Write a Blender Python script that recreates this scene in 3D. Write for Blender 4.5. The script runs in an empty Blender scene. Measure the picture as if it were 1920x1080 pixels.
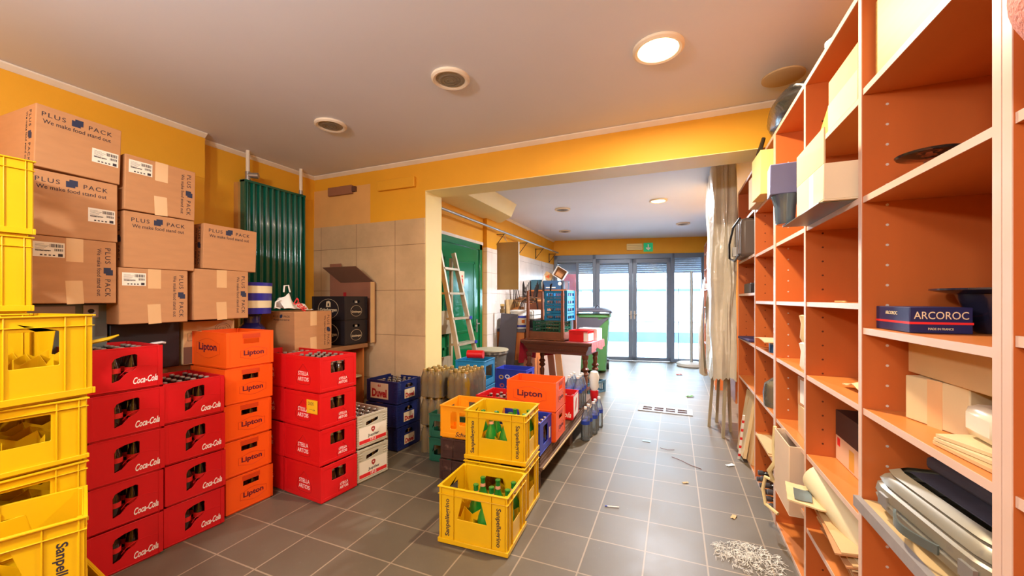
import bpy, math, random
from mathutils import Matrix, Vector, noise
from mathutils.geometry import tessellate_polygon
random.seed(7)
PI = math.pi
SC = bpy.context.scene
COL = SC.collection

# ------------------------------------------------------------ camera
CAMH = 1.3556
cam_data = bpy.data.cameras.new('camera')
cam_data.sensor_width = 36.0
cam_data.lens = 732.3/1920*36
cam_data.shift_y = 20.9/1920
cam_data.clip_start = 0.03
cam = bpy.data.objects.new('camera', cam_data)
cam.location = (0, 0, CAMH)
cam.rotation_euler = (PI/2, 0, 0.394)
COL.objects.link(cam)
SC.camera = cam
# ------------------------------------------------------------ colour management
SC.view_settings.view_transform = 'Standard'
SC.view_settings.look = 'None'
SC.view_settings.gamma = 1
SC.view_settings.exposure = 0.45
SC.view_settings.use_curve_mapping = False
# ------------------------------------------------------------ world (overcast bright sky)
world = bpy.data.worlds.new('sky')
SC.world = world
world.use_nodes = True
bg = world.node_tree.nodes['Background']
bg.inputs['Color'].default_value = (0.80, 0.90, 1.0, 1)
bg.inputs['Strength'].default_value = 18.0
# ------------------------------------------------------------ ceiling downlights (lamps of the room)
WARM = (1.0, 0.84, 0.62)
COOL = (0.97, 0.96, 1.0)
def lamp(name, loc, power, color, size=0.14, rot=(0,0,0)):
    l = bpy.data.lights.new(name, 'AREA'); l.shape = 'DISK'; l.size = size
    l.energy = power; l.color = color
    o = bpy.data.objects.new(name, l); o.location = loc; o.rotation_euler = rot
    COL.objects.link(o); return o
CEIL = 2.69
lamp('downlight_lamp', (-0.08, 2.21, CEIL-0.055), 44, WARM)
lamp('downlight_lamp', (-0.20, 5.62, CEIL-0.055), 130, COOL)
# two unseen fill lights, added behind the camera to brighten ceiling and near room
for lx, ly, pw in ((-1.5, -0.55, 88), (-0.35, -0.75, 40)):
    l_ = bpy.data.lights.new('added_fill_light', 'POINT'); l_.energy = pw; l_.color = (0.90, 0.95, 1.0); l_.shadow_soft_size = 0.09
    o_ = bpy.data.objects.new('added_fill_light', l_); o_.location = (lx, ly, 2.22); COL.objects.link(o_)

# ------------------------------------------------------------ materials
def s2l(c):
    return tuple((x/12.92 if x <= 0.04045 else ((x+0.055)/1.055)**2.4) for x in [v/255 for v in c])
MATS = {}
def mat(name, rgb, rough=0.5, metal=0.0, var=0.06, nscale=6.0, bump=0.0, bscale=80.0, trans=0.0, ior=1.45, coat=0.0, spec=0.5, emit=None, stretch=None, dirt=None, rvar=0.0):
    if name in MATS: return MATS[name]
    m = bpy.data.materials.new(name); m.use_nodes = True
    nt = m.node_tree; N = nt.nodes; L = nt.links
    b = N['Principled BSDF']
    c = s2l(rgb)
    tc = N.new('ShaderNodeTexCoord'); mp = N.new('ShaderNodeMapping')
    L.new(tc.outputs['Object'], mp.inputs['Vector'])
    if stretch: mp.inputs['Scale'].default_value = stretch
    nz = N.new('ShaderNodeTexNoise'); nz.inputs['Scale'].default_value = nscale; nz.inputs['Detail'].default_value = 5
    L.new(mp.outputs['Vector'], nz.inputs['Vector'])
    cr = N.new('ShaderNodeMix'); cr.data_type = 'RGBA'
    cr.inputs[6].default_value = (*[max(0, x*(1-var*2.2)) for x in c], 1)
    cr.inputs[7].default_value = (*[min(1, x*(1+var*1.6)) for x in c], 1)
    L.new(nz.outputs['Fac'], cr.inputs[0])
    out = cr.outputs[2]
    if dirt:
        n2 = N.new('ShaderNodeTexNoise'); n2.inputs['Scale'].default_value = dirt[1]; n2.inputs['Detail'].default_value = 8
        L.new(tc.outputs['Object'], n2.inputs['Vector'])
        rp = N.new('ShaderNodeMapRange'); rp.inputs[1].default_value = dirt[2]; rp.inputs[2].default_value = dirt[2]+0.16
        L.new(n2.outputs['Fac'], rp.inputs[0])
        mx = N.new('ShaderNodeMix'); mx.data_type = 'RGBA'
        L.new(rp.outputs[0], mx.inputs[0]); L.new(out, mx.inputs[6]); mx.inputs[7].default_value = (*s2l(dirt[0]), 1)
        out = mx.outputs[2]
    L.new(out, b.inputs['Base Color'])
    b.inputs['Roughness'].default_value = rough
    b.inputs['Metallic'].default_value = metal
    b.inputs['IOR'].default_value = ior
    b.inputs['Transmission Weight'].default_value = trans
    b.inputs['Coat Weight'].default_value = coat
    b.inputs['Specular IOR Level'].default_value = spec
    if rvar:
        rr = N.new('ShaderNodeMapRange'); rr.inputs[3].default_value = rough-rvar; rr.inputs[4].default_value = rough+rvar
        rr.inputs[1].default_value = 0.3; rr.inputs[2].default_value = 0.7
        L.new(nz.outputs['Fac'], rr.inputs[0]); L.new(rr.outputs[0], b.inputs['Roughness'])
    if bump:
        nb = N.new('ShaderNodeTexNoise'); nb.inputs['Scale'].default_value = bscale; nb.inputs['Detail'].default_value = 4
        L.new(mp.outputs['Vector'], nb.inputs['Vector'])
        bp = N.new('ShaderNodeBump'); bp.inputs['Strength'].default_value = bump; bp.inputs['Distance'].default_value = 0.01
        L.new(nb.outputs['Fac'], bp.inputs['Height']); L.new(bp.outputs['Normal'], b.inputs['Normal'])
    if emit:
        b.inputs['Emission Color'].default_value = (*s2l(emit[0]), 1); b.inputs['Emission Strength'].default_value = emit[1]
    MATS[name] = m
    return m
def glassy(name, rgb, alpha=0.25, rough=0.03):
    """thin clear material: transparent with fresnel gloss and a little body colour"""
    if name in MATS: return MATS[name]
    m = bpy.data.materials.new(name); m.use_nodes = True
    nt = m.node_tree; N = nt.nodes; L = nt.links
    N.remove(N['Principled BSDF']); out = N['Material Output']
    c = s2l(rgb)
    tr = N.new('ShaderNodeBsdfTransparent'); tr.inputs['Color'].default_value = (*[0.25+0.75*x for x in c], 1)
    gl = N.new('ShaderNodeBsdfGlossy'); gl.inputs['Roughness'].default_value = rough
    df = N.new('ShaderNodeBsdfDiffuse'); df.inputs['Color'].default_value = (*c, 1)
    fr = N.new('ShaderNodeFresnel'); fr.inputs['IOR'].default_value = 1.45
    m1 = N.new('ShaderNodeMixShader'); m1.inputs[0].default_value = alpha
    m2 = N.new('ShaderNodeMixShader')
    L.new(tr.outputs[0], m1.inputs[1]); L.new(df.outputs[0], m1.inputs[2])
    L.new(fr.outputs[0], m2.inputs[0]); L.new(m1.outputs[0], m2.inputs[1]); L.new(gl.outputs[0], m2.inputs[2])
    L.new(m2.outputs[0], out.inputs['Surface'])
    MATS[name] = m
    return m
def grid_mat(name, rgb, rgb2, grout, w, h, ox, oy, axes='XY', mortar=0.004, rough=0.35, rvar=0.0, scale=3.0, bump=0.15, dust=None):
    m = bpy.data.materials.new(name); m.use_nodes = True
    nt = m.node_tree; N = nt.nodes; L = nt.links; b = N['Principled BSDF']
    tc = N.new('ShaderNodeTexCoord'); sx = N.new('ShaderNodeSeparateXYZ'); cx = N.new('ShaderNodeCombineXYZ')
    L.new(tc.outputs['Object'], sx.inputs[0])
    ad = []
    for k, (ax, off) in enumerate(zip(axes, (ox, oy))):
        a = N.new('ShaderNodeMath'); a.operation = 'ADD'; a.inputs[1].default_value = off
        L.new(sx.outputs[ax], a.inputs[0]); L.new(a.outputs[0], cx.inputs[k])
    bt = N.new('ShaderNodeTexBrick'); bt.offset = 0; bt.squash = 1
    bt.inputs['Scale'].default_value = 1; bt.inputs['Brick Width'].default_value = w; bt.inputs['Row Height'].default_value = h
    bt.inputs['Mortar Size'].default_value = mortar; bt.inputs['Mortar Smooth'].default_value = 0.1; bt.inputs['Bias'].default_value = 0
    bt.inputs['Color1'].default_value = (*s2l(rgb), 1); bt.inputs['Color2'].default_value = (*s2l(rgb2), 1); bt.inputs['Mortar'].default_value = (*s2l(grout), 1)
    L.new(cx.outputs[0], bt.inputs['Vector'])
    nz = N.new('ShaderNodeTexNoise'); nz.inputs['Scale'].default_value = scale; nz.inputs['Detail'].default_value = 8; nz.inputs['Roughness'].default_value = 0.65
    L.new(tc.outputs['Object'], nz.inputs['Vector'])
    mr = N.new('ShaderNodeMapRange'); mr.inputs[1].default_value = 0.25; mr.inputs[2].default_value = 0.75; mr.inputs[3].default_value = 0.82; mr.inputs[4].default_value = 1.18
    L.new(nz.outputs['Fac'], mr.inputs[0])
    mu = N.new('ShaderNodeMix'); mu.data_type = 'RGBA'; mu.blend_type = 'MULTIPLY'; mu.inputs[0].default_value = 1
    L.new(bt.outputs['Color'], mu.inputs[6]); L.new(mr.outputs[0], mu.inputs[7])
    out = mu.outputs[2]
    if dust:
        n2 = N.new('ShaderNodeTexNoise'); n2.inputs['Scale'].default_value = 38; n2.inputs['Detail'].default_value = 10; n2.inputs['Roughness'].default_value = 0.8
        L.new(tc.outputs['Object'], n2.inputs['Vector'])
        r2 = N.new('ShaderNodeMapRange'); r2.inputs[1].default_value = 0.60; r2.inputs[2].default_value = 0.74; r2.inputs[4].default_value = 0.55
        L.new(n2.outputs['Fac'], r2.inputs[0])
        mx = N.new('ShaderNodeMix'); mx.data_type = 'RGBA'; L.new(r2.outputs[0], mx.inputs[0]); L.new(out, mx.inputs[6]); mx.inputs[7].default_value = (*s2l(dust), 1)
        out = mx.outputs[2]
    L.new(out, b.inputs['Base Color'])
    b.inputs['Roughness'].default_value = rough
    if rvar:
        r3 = N.new('ShaderNodeMapRange'); r3.inputs[1].default_value = .3; r3.inputs[2].default_value = .7; r3.inputs[3].default_value = rough-rvar; r3.inputs[4].default_value = rough+rvar
        L.new(nz.outputs['Fac'], r3.inputs[0]); L.new(r3.outputs[0], b.inputs['Roughness'])
    bp = N.new('ShaderNodeBump'); bp.inputs['Strength'].default_value = bump; bp.inputs['Distance'].default_value = 0.004; bp.invert = True
    L.new(bt.outputs['Fac'], bp.inputs['Height']); L.new(bp.outputs['Normal'], b.inputs['Normal'])
    return m

PAINT = mat('yellow_paint', (230,166,38), .6, var=.05, nscale=2.5, bump=.05, bscale=60)
CREAM = mat('cream_paint', (244,226,160), .55, var=.04, nscale=3)  # cream of real fittings; on the jamb, yellow paint coloured as lit
WHITEP = mat('white_ceiling_paint', (226,230,242), .7, var=.03, nscale=1.2)
COVE = mat('white_cove', (238,226,205), .6)
FLOORM = grid_mat('grey_floor_tiles', (96,86,70), (104,93,76), (150,132,108), .3, .3, .445+30, 1.987+30, 'XY', .0042, .46, .06, 2.5, .2, dust=(150,142,132))
TILEW = grid_mat('beige_wall_tiles', (196,166,126), (204,174,132), (140,112,80), .495, .4405, 3.53+.495*8, .56-.4405*0+.4405*5-1.1225+.0, 'XZ', .003, .35, .05, 3, .1)
TILER = grid_mat('white_wall_tiles', (226,220,212), (232,226,220), (180,170,160), .40, .30, 10, .06, 'YZ', .003, .3, .05, 2, .1)
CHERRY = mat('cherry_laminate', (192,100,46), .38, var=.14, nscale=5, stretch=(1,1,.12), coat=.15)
CHERRYS = mat('cherry_laminate_lit_shelf', (214,128,62), .38, var=.12, nscale=5, stretch=(1,.12,1), coat=.15)  # same laminate, coloured lighter for the lit shelf tops
EDGE = mat('pale_edge_band', (218,184,162), .4, var=.03)
HOLE = mat('pin_hole', (90,40,18), .8, var=0)
HOLEL = mat('metal_pin_socket', (225,215,205), .3, .3, var=0)
DFRAME = mat('glare_paled_aluminium', (112,128,148), .35, .1, var=.03)  # dark frame lightened in colour to show the haze of door glare
PANE = glassy('door_glass', (225,240,250), .06)
CARD = mat('brown_cardboard', (192,136,88), .75, var=.06, nscale=9, stretch=(1,1,4))
CARDL = mat('light_cardboard', (208,170,118), .75, var=.06, nscale=9)
CARDY = mat('cream_cardboard', (216,192,146), .75, var=.05, nscale=7)
CARDD = mat('dark_cardboard', (120,84,64), .8, var=.06)
TAPE = mat('packing_tape', (222,176,124), .3, var=.03)
INK = mat('dark_printing_ink', (52,44,50), .7, var=0)
INKP = mat('maroon_printing_ink', (92,16,40), .6, var=0)
INKB = mat('blue_square_print', (44,48,72), .7, var=0)
LABEL = mat('white_paper_label', (238,226,204), .7, var=.02)
WHITE = mat('white_plastic', (236,234,228), .45, var=.02)
WINK = mat('white_printing_ink', (246,240,232), .5, var=0)
RED = mat('red_plastic', (208,16,24), .36, var=.07, nscale=4, coat=.1)
RED2 = mat('bright_red_plastic', (218,22,26), .36, var=.07, nscale=4, coat=.1)
ORANGE = mat('orange_plastic', (250,92,18), .38, var=.05, nscale=4)
YELLOW = mat('yellow_plastic', (228,180,10), .36, var=.05, nscale=5, coat=.1)
YELLOWD = mat('scuffed_yellow_plastic', (230,184,12), .38, var=.05, nscale=5, dirt=((150,110,40), 9, .62))
AMBER = mat('amber_plastic', (248,160,22), .38, var=.06, nscale=5)
NAVY = mat('navy_plastic', (26,36,92), .42, var=.06)
BLUE = mat('blue_plastic', (44,62,176), .4, var=.06)
SKYB = mat('cyan_blue_plastic', (20,122,176), .4, var=.06)
GREYB = mat('grey_blue_plastic', (72,112,134), .45, var=.06)
GREENP = mat('dark_green_plastic', (28,92,70), .45, var=.06)
BEIGE = mat('beige_plastic', (196,188,164), .45, var=.05)
BROWN = mat('dark_brown_plastic', (66,42,36), .5, var=.12, nscale=12, dirt=((130,100,84), 14, .6))
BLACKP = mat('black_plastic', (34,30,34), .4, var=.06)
COLAG = mat('dark_cola_glass', (34,14,10), .06, var=.02, coat=.6, spec=.7)
BEERG = mat('brown_beer_glass', (52,24,8), .07, var=.02, coat=.6, spec=.7)
GREENG = mat('green_bottle_glass', (34,150,52), .05, var=.02, coat=.6, trans=.35, spec=.7)
CAP = mat('steel_cap', (196,188,176), .3, .7, var=.05)
CAPG = mat('gold_cap', (214,186,120), .3, .6, var=.05)
CLEAR = glassy('clear_pet_bottle', (225,238,246), .16)
WRAP = glassy('clear_shrink_wrap', (235,228,205), .10, .10)
SODA = glassy('yellow_soda_bottle', (176,140,44), .5)
STEEL = mat('brushed_steel', (182,180,176), .35, .8, var=.06)
DARKST = mat('dark_steel_tube', (52,44,42), .35, .6, var=.05)
WOODD = mat('dark_walnut', (104,54,34), .4, var=.18, nscale=10, stretch=(.2,1,1), coat=.25)
WOODM = mat('brown_wood', (128,72,46), .45, var=.16, nscale=10, stretch=(1,1,.2))
WOODL = mat('pale_wood', (204,172,120), .6, var=.12, nscale=8, stretch=(.3,1,3))
WOODW = mat('weathered_wood', (172,158,130), .75, var=.18, nscale=14, stretch=(3,3,.4))
PALLET = mat('stained_pallet_wood', (112,84,66), .8, var=.2, nscale=14, stretch=(4,.4,4))
ALU = mat('worn_aluminium', (190,184,164), .45, .5, var=.12, nscale=14)
GREEND = mat('glossy_green_paint', (8,112,66), .18, var=.06, nscale=3, coat=.4)
GREENR = mat('glossy_dark_green_enamel', (6,92,72), .16, var=.04, coat=.5)
BINGR = mat('green_bin_plastic', (78,132,80), .45, var=.06)
BINLID = mat('dark_grey_bin_lid', (84,84,96), .45, var=.05)
GREYRUB = mat('grey_mortar_plastic', (86,82,76), .7, var=.12, dirt=((170,160,140), 10, .56))
DIRTYRIM = mat('cement_crust', (176,166,140), .85, var=.1)
CLOTHR = mat('crimson_cloth', (196,28,58), .8, var=.08)
SHEET = mat('dusty_plastic_sheet', (214,206,186), .28, var=.08, nscale=5, bump=.7, bscale=18, coat=.3)
BLKBAG = mat('black_bin_bag', (44,40,36), .3, var=.08, coat=.5, bump=.3, bscale=30)
PAPER = mat('crumpled_cream_paper', (216,190,142), .8, var=.08, bump=.3, bscale=40)
PAPERW = mat('white_paper', (240,236,226), .7, var=.03)
GREYM = mat('grey_metal', (120,132,128), .4, .6, var=.08)
CHAMP = mat('champagne_luggage_shell', (136,128,108), .35, .3, var=.12, dirt=((110,104,96), 20, .6))
CHARC = mat('charcoal_fabric', (74,72,84), .85, var=.14, nscale=20)
NAVYC = mat('navy_carton', (30,34,80), .5, var=.04)
REDINK = mat('red_stripe', (222,40,40), .6, var=0)
BASK = mat('pebbled_rubber', (216,128,104), .6, var=.08, bump=.5, bscale=160)
ORWOOD = mat('orange_wood_laminate', (206,120,58), .45, var=.1, nscale=6, stretch=(1,1,.2))
GREYB2 = mat('grey_board', (86,82,92), .6, var=.06)
BROWNB = mat('ochre_board', (164,128,68), .55, var=.04)
STICKY = mat('yellow_sticky_note', (242,190,30), .7, var=.02)
REDBTL = mat('red_crate_glass', (120,24,26), .1, var=.03, coat=.5)

# ------------------------------------------------------------ mesh helpers
class MB:
    def __init__(s): s.v = []; s.f = []; s.mi = []; s.m = 0
    def add(s, vs, fs, M=None):
        o = len(s.v)
        for p in vs:
            s.v.append(tuple(M @ Vector(p)) if M is not None else tuple(p))
        for f in fs:
            s.f.append([i+o for i in f]); s.mi.append(s.m)
        return s
    def box(s, x0, x1, y0, y1, z0, z1, M=None):
        if x0 > x1: x0, x1 = x1, x0
        if y0 > y1: y0, y1 = y1, y0
        if z0 > z1: z0, z1 = z1, z0
        v = [(x0,y0,z0),(x1,y0,z0),(x1,y1,z0),(x0,y1,z0),(x0,y0,z1),(x1,y0,z1),(x1,y1,z1),(x0,y1,z1)]
        return s.add(v, [(0,3,2,1),(4,5,6,7),(0,1,5,4),(1,2,6,5),(2,3,7,6),(3,0,4,7)], M)
    def cyl(s, p0, p1, r0, r1=None, n=16, caps=True):
        if r1 is None: r1 = r0
        a = Vector(p0); b = Vector(p1); d = (b-a).normalized()
        u = d.orthogonal().normalized(); w = d.cross(u)
        v = []
        for c, r in ((a, r0), (b, r1)):
            for i in range(n):
                t = 2*PI*i/n; v.append(c + u*math.cos(t)*r + w*math.sin(t)*r)
        f = [(i, (i+1) % n, n+(i+1) % n, n+i) for i in range(n)]
        if caps: f += [tuple(range(n-1, -1, -1)), tuple(range(n, 2*n))]
        return s.add(v, f)
    def tube(s, pts, r, n=8):
        P = [Vector(p) for p in pts]; v = []; prev = None
        for i, p in enumerate(P):
            d = ((P[min(i+1, len(P)-1)]-P[max(i-1, 0)])).normalized()
            if prev is None: u = d.orthogonal().normalized()
            else:
                u = prev - d*prev.dot(d)
                u = u.normalized() if u.length > 1e-6 else d.orthogonal().normalized()
            prev = u; w = d.cross(u)
            rr = r[i] if isinstance(r, (list, tuple)) else r
            for k in range(n):
                t = 2*PI*k/n; v.append(p+u*math.cos(t)*rr+w*math.sin(t)*rr)
        m = len(P)
        f = [(i*n+k, i*n+(k+1) % n, (i+1)*n+(k+1) % n, (i+1)*n+k) for i in range(m-1) for k in range(n)]
        f += [tuple(range(n-1, -1, -1)), tuple(range((m-1)*n, m*n))]
        return s.add(v, f)
    def lathe(s, prof, n=16, M=None, sx=1, sy=1):
        v = []; f = []
        for r, z in prof:
            for i in range(n):
                t = 2*PI*i/n; v.append((math.cos(t)*r*sx, math.sin(t)*r*sy, z))
        m = len(prof)
        for j in range(m-1):
            for i in range(n):
                f.append((j*n+i, j*n+(i+1) % n, (j+1)*n+(i+1) % n, (j+1)*n+i))
        f.append(tuple(range(n-1, -1, -1))); f.append(tuple(range((m-1)*n, m*n)))
        return s.add(v, f, M)
    def panel(s, outer, holes, t, M=None):
        loops = [outer]+list(holes)
        tris = tessellate_polygon([[Vector((x, y, 0)) for x, y in lp] for lp in loops])
        flat = [p for lp in loops for p in lp]; n = len(flat)
        v = [(x, y, 0) for x, y in flat]+[(x, y, t) for x, y in flat]
        f = []
        for tr in tris:
            a, b, c = tr
            ar = (flat[b][0]-flat[a][0])*(flat[c][1]-flat[a][1])-(flat[b][1]-flat[a][1])*(flat[c][0]-flat[a][0])
            if ar < 0: a, c = c, a
            if abs(ar) < 1e-12: continue
            f.append((a+n, b+n, c+n)); f.append((c, b, a))
        o = 0
        for li, lp in enumerate(loops):
            k = len(lp)
            A = sum(lp[i][0]*lp[(i+1) % k][1]-lp[(i+1) % k][0]*lp[i][1] for i in range(k))
            for i in range(k):
                a = o+i; b = o+(i+1) % k
                q = (a, b, b+n, a+n)
                if (A < 0) != (li > 0): q = q[::-1]
                f.append(q)
            o += k
        return s.add(v, f, M)
    def grid(s, nx, ny, fn, thick=None):
        """surface fn(u,v)->point ; optional thickness along the normal"""
        P = [[Vector(fn(i/nx, j/ny)) for i in range(nx+1)] for j in range(ny+1)]
        v = []; f = []
        idx = lambda i, j: j*(nx+1)+i
        for row in P: v += row
        for j in range(ny):
            for i in range(nx): f.append((idx(i, j), idx(i+1, j), idx(i+1, j+1), idx(i, j+1)))
        if thick:
            n = len(v); vb = []
            for j in range(ny+1):
                for i in range(nx+1):
                    du = P[j][min(i+1, nx)]-P[j][max(i-1, 0)]; dv = P[min(j+1, ny)][i]-P[max(j-1, 0)][i]
                    nn = du.cross(dv); nn = nn.normalized() if nn.length > 1e-9 else Vector((0, 0, 1))
                    vb.append(P[j][i]-nn*thick)
            v += vb
            f += [tuple(a+n for a in reversed(q)) for q in list(f)]
            bd = [(idx(i, 0), idx(i+1, 0)) for i in range(nx)]+[(idx(nx, j), idx(nx, j+1)) for j in range(ny)]
            bd += [(idx(i+1, ny), idx(i, ny)) for i in range(nx)]+[(idx(0, j+1), idx(0, j)) for j in range(ny)]
            f += [(b, a, a+n, b+n) for a, b in bd]
        return s.add(v, f)
    def mesh(s, name, mats, smooth=35):
        me = bpy.data.meshes.new(name)
        me.from_pydata(s.v, [], s.f); me.validate(); me.update()
        if not isinstance(mats, (list, tuple)): mats = [mats]
        for m in mats: me.materials.append(m)
        if len(s.mi) == len(me.polygons):
            me.polygons.foreach_set('material_index', s.mi)
        if smooth:
            me.polygons.foreach_set('use_smooth', [True]*len(me.polygons))
            me.set_sharp_from_angle(angle=math.radians(smooth))
        return me
    def build(s, name, mats, parent=None, loc=None, rz=0, bevel=0, label=None, cat=None, group=None, kind=None, smooth=35):
        o = bpy.data.objects.new(name, s.mesh(name, mats, smooth)); COL.objects.link(o)
        if loc: o.location = loc
        if rz: o.rotation_euler = (0, 0, rz)
        if parent: o.parent = parent
        if bevel:
            b = o.modifiers.new('bevel', 'BEVEL'); b.width = bevel; b.segments = 2; b.limit_method = 'ANGLE'; b.angle_limit = math.radians(50)
            b.harden_normals = False
        tag(o, label, cat, group, kind)
        return o
def tag(o, label=None, cat=None, group=None, kind=None):
    if label: o['label'] = label
    if cat: o['category'] = cat
    if group: o['group'] = group
    if kind: o['kind'] = kind
    return o
def thing(name, label, cat, loc=(0,0,0), rz=0, group=None, rot=None):
    o = bpy.data.objects.new(name, None); COL.objects.link(o)
    o.empty_display_size = .05
    o.location = loc; o.rotation_euler = rot if rot else (0, 0, rz)
    return tag(o, label, cat, group)
KIDS = {}
def kids(o): return [c for c in bpy.data.objects if c.parent == o]
def copy_tree(o, parent=None, K=None):
    c = o.copy(); COL.objects.link(c)
    if parent: c.parent = parent
    ch = K[o] if K and o in K else kids(o)
    for k in ch: copy_tree(k, c)
    return c
class Proto:
    """first use hands out the original, later uses hand out copies"""
    def __init__(s, root): s.root = root; s.used = False; s.tree = s._t(root)
    def _t(s, o): return (o, [s._t(c) for c in kids(o)])
    def _c(s, t, parent):
        c = t[0].copy(); COL.objects.link(c)
        if parent: c.parent = parent
        for k in t[1]: s._c(k, c)
        return c
    def put(s, loc, rz=0, label=None, group=None, rot=None):
        o = s.root if not s.used else s._c(s.tree, None)
        s.used = True
        o.location = loc; o.rotation_euler = rot if rot else (0, 0, rz)
        if label: o['label'] = label
        if group: o['group'] = group
        elif 'group' in o: del o['group']
        return o
    def drop(s):
        if not s.used:
            def rm(t):
                for k in t[1]: rm(k)
                bpy.data.objects.remove(t[0])
            rm(s.tree)
def FM(face, L, W, off=0.0, u=0, v=0, rot=0, tilt=0):
    """matrix: decal plane (x right, y up, z out) -> outer surface of a box side. L along x, W along y"""
    if face == '+x': c = Vector((L/2+off, 0, 0)); R = ((0,0,1),(1,0,0),(0,1,0))
    elif face == '-x': c = Vector((-L/2-off, 0, 0)); R = ((0,0,-1),(-1,0,0),(0,1,0))
    elif face == '-y': c = Vector((0, -W/2-off, 0)); R = ((1,0,0),(0,0,-1),(0,1,0))
    elif face == '+y': c = Vector((0, W/2+off, 0)); R = ((-1,0,0),(0,0,1),(0,1,0))
    m = Matrix(R).to_4x4()
    return Matrix.Translation(c) @ m @ Matrix.Translation((u, v, 0)) @ Matrix.Rotation(rot, 4, 'Z')
TXT = {}
def text_mesh(s, w=None, h=None, bold=0.0, shear=0.0, t=.0006, mats=None, spacing=1.0, res=3):
    key = (s, w, h, bold, shear, t, mats.name, spacing)
    if key in TXT: return TXT[key]
    cu = bpy.data.curves.new('lettering', 'FONT'); cu.body = s; cu.size = 1; cu.align_x = 'CENTER'; cu.align_y = 'CENTER'
    cu.extrude = 0.01; cu.offset = bold; cu.shear = shear; cu.space_character = spacing; cu.resolution_u = res
    o = bpy.data.objects.new('tmp_text', cu); COL.objects.link(o)
    bpy.context.view_layer.update()
    me = bpy.data.meshes.new_from_object(o.evaluated_get(bpy.context.evaluated_depsgraph_get()))
    bpy.data.objects.remove(o); bpy.data.curves.remove(cu)
    xs = [v.co.x for v in me.vertices]; ys = [v.co.y for v in me.vertices]
    bw = max(xs)-min(xs); bh = max(ys)-min(ys); cx = (max(xs)+min(xs))/2; cy = (max(ys)+min(ys))/2
    kx = w/bw if w else h/bh
    ky = h/bh if h else kx
    for v in me.vertices:
        v.co = ((v.co.x-cx)*kx, (v.co.y-cy)*ky, (v.co.z+.01)/.02*t)
    me.materials.clear(); me.materials.append(mats); me.name = 'lettering'
    TXT[key] = me
    return me
def text(s, parent, M, m, w=None, h=None, bold=0.0, shear=0.0, name='lettering', spacing=1.0, t=.0006, label=None):
    o = bpy.data.objects.new(name, text_mesh(s, w, h, bold, shear, t, m, spacing)); COL.objects.link(o)
    o.parent = parent; o.matrix_local = M
    if label: o['label'] = label
    return o
def plate(parent, M, m, w, h, name='label_plate', t=.0008, label=None):
    b = MB(); b.box(-w/2, w/2, -h/2, h/2, 0, t)
    o = b.build(name, m, parent, smooth=0, label=label); o.matrix_local = M; return o
def under(parent, *obs):
    """make parts of a thing sub-parts of one of its parts, keeping their place"""
    for o in obs:
        m = o.matrix_basis.copy(); o.parent = parent; o.matrix_basis = parent.matrix_basis.inverted() @ m
def rect(u0, u1, v0, v1): return [(u0,v0),(u1,v0),(u1,v1),(u0,v1)]
def rrect(u0, u1, v0, v1, r=.01, n=3):
    out = []
    for cx, cy, a0 in ((u1-r, v0+r, -PI/2), (u1-r, v1-r, 0), (u0+r, v1-r, PI/2), (u0+r, v0+r, PI)):
        for i in range(n+1):
            a = a0+PI/2*i/n; out.append((cx+r*math.cos(a), cy+r*math.sin(a)))
    return out
def outline(parent, M, pts, m, r=.0012, name='logo_outline'):
    b = MB(); b.tube([(x, y, 0) for x, y in pts]+[(pts[0][0], pts[0][1], 0)], r, 5)
    o = b.build(name, m, parent); o.matrix_local = M; return o
def ell(a, b, n=20): return [(a*math.cos(2*PI*i/n), b*math.sin(2*PI*i/n)) for i in range(n)]

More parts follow.
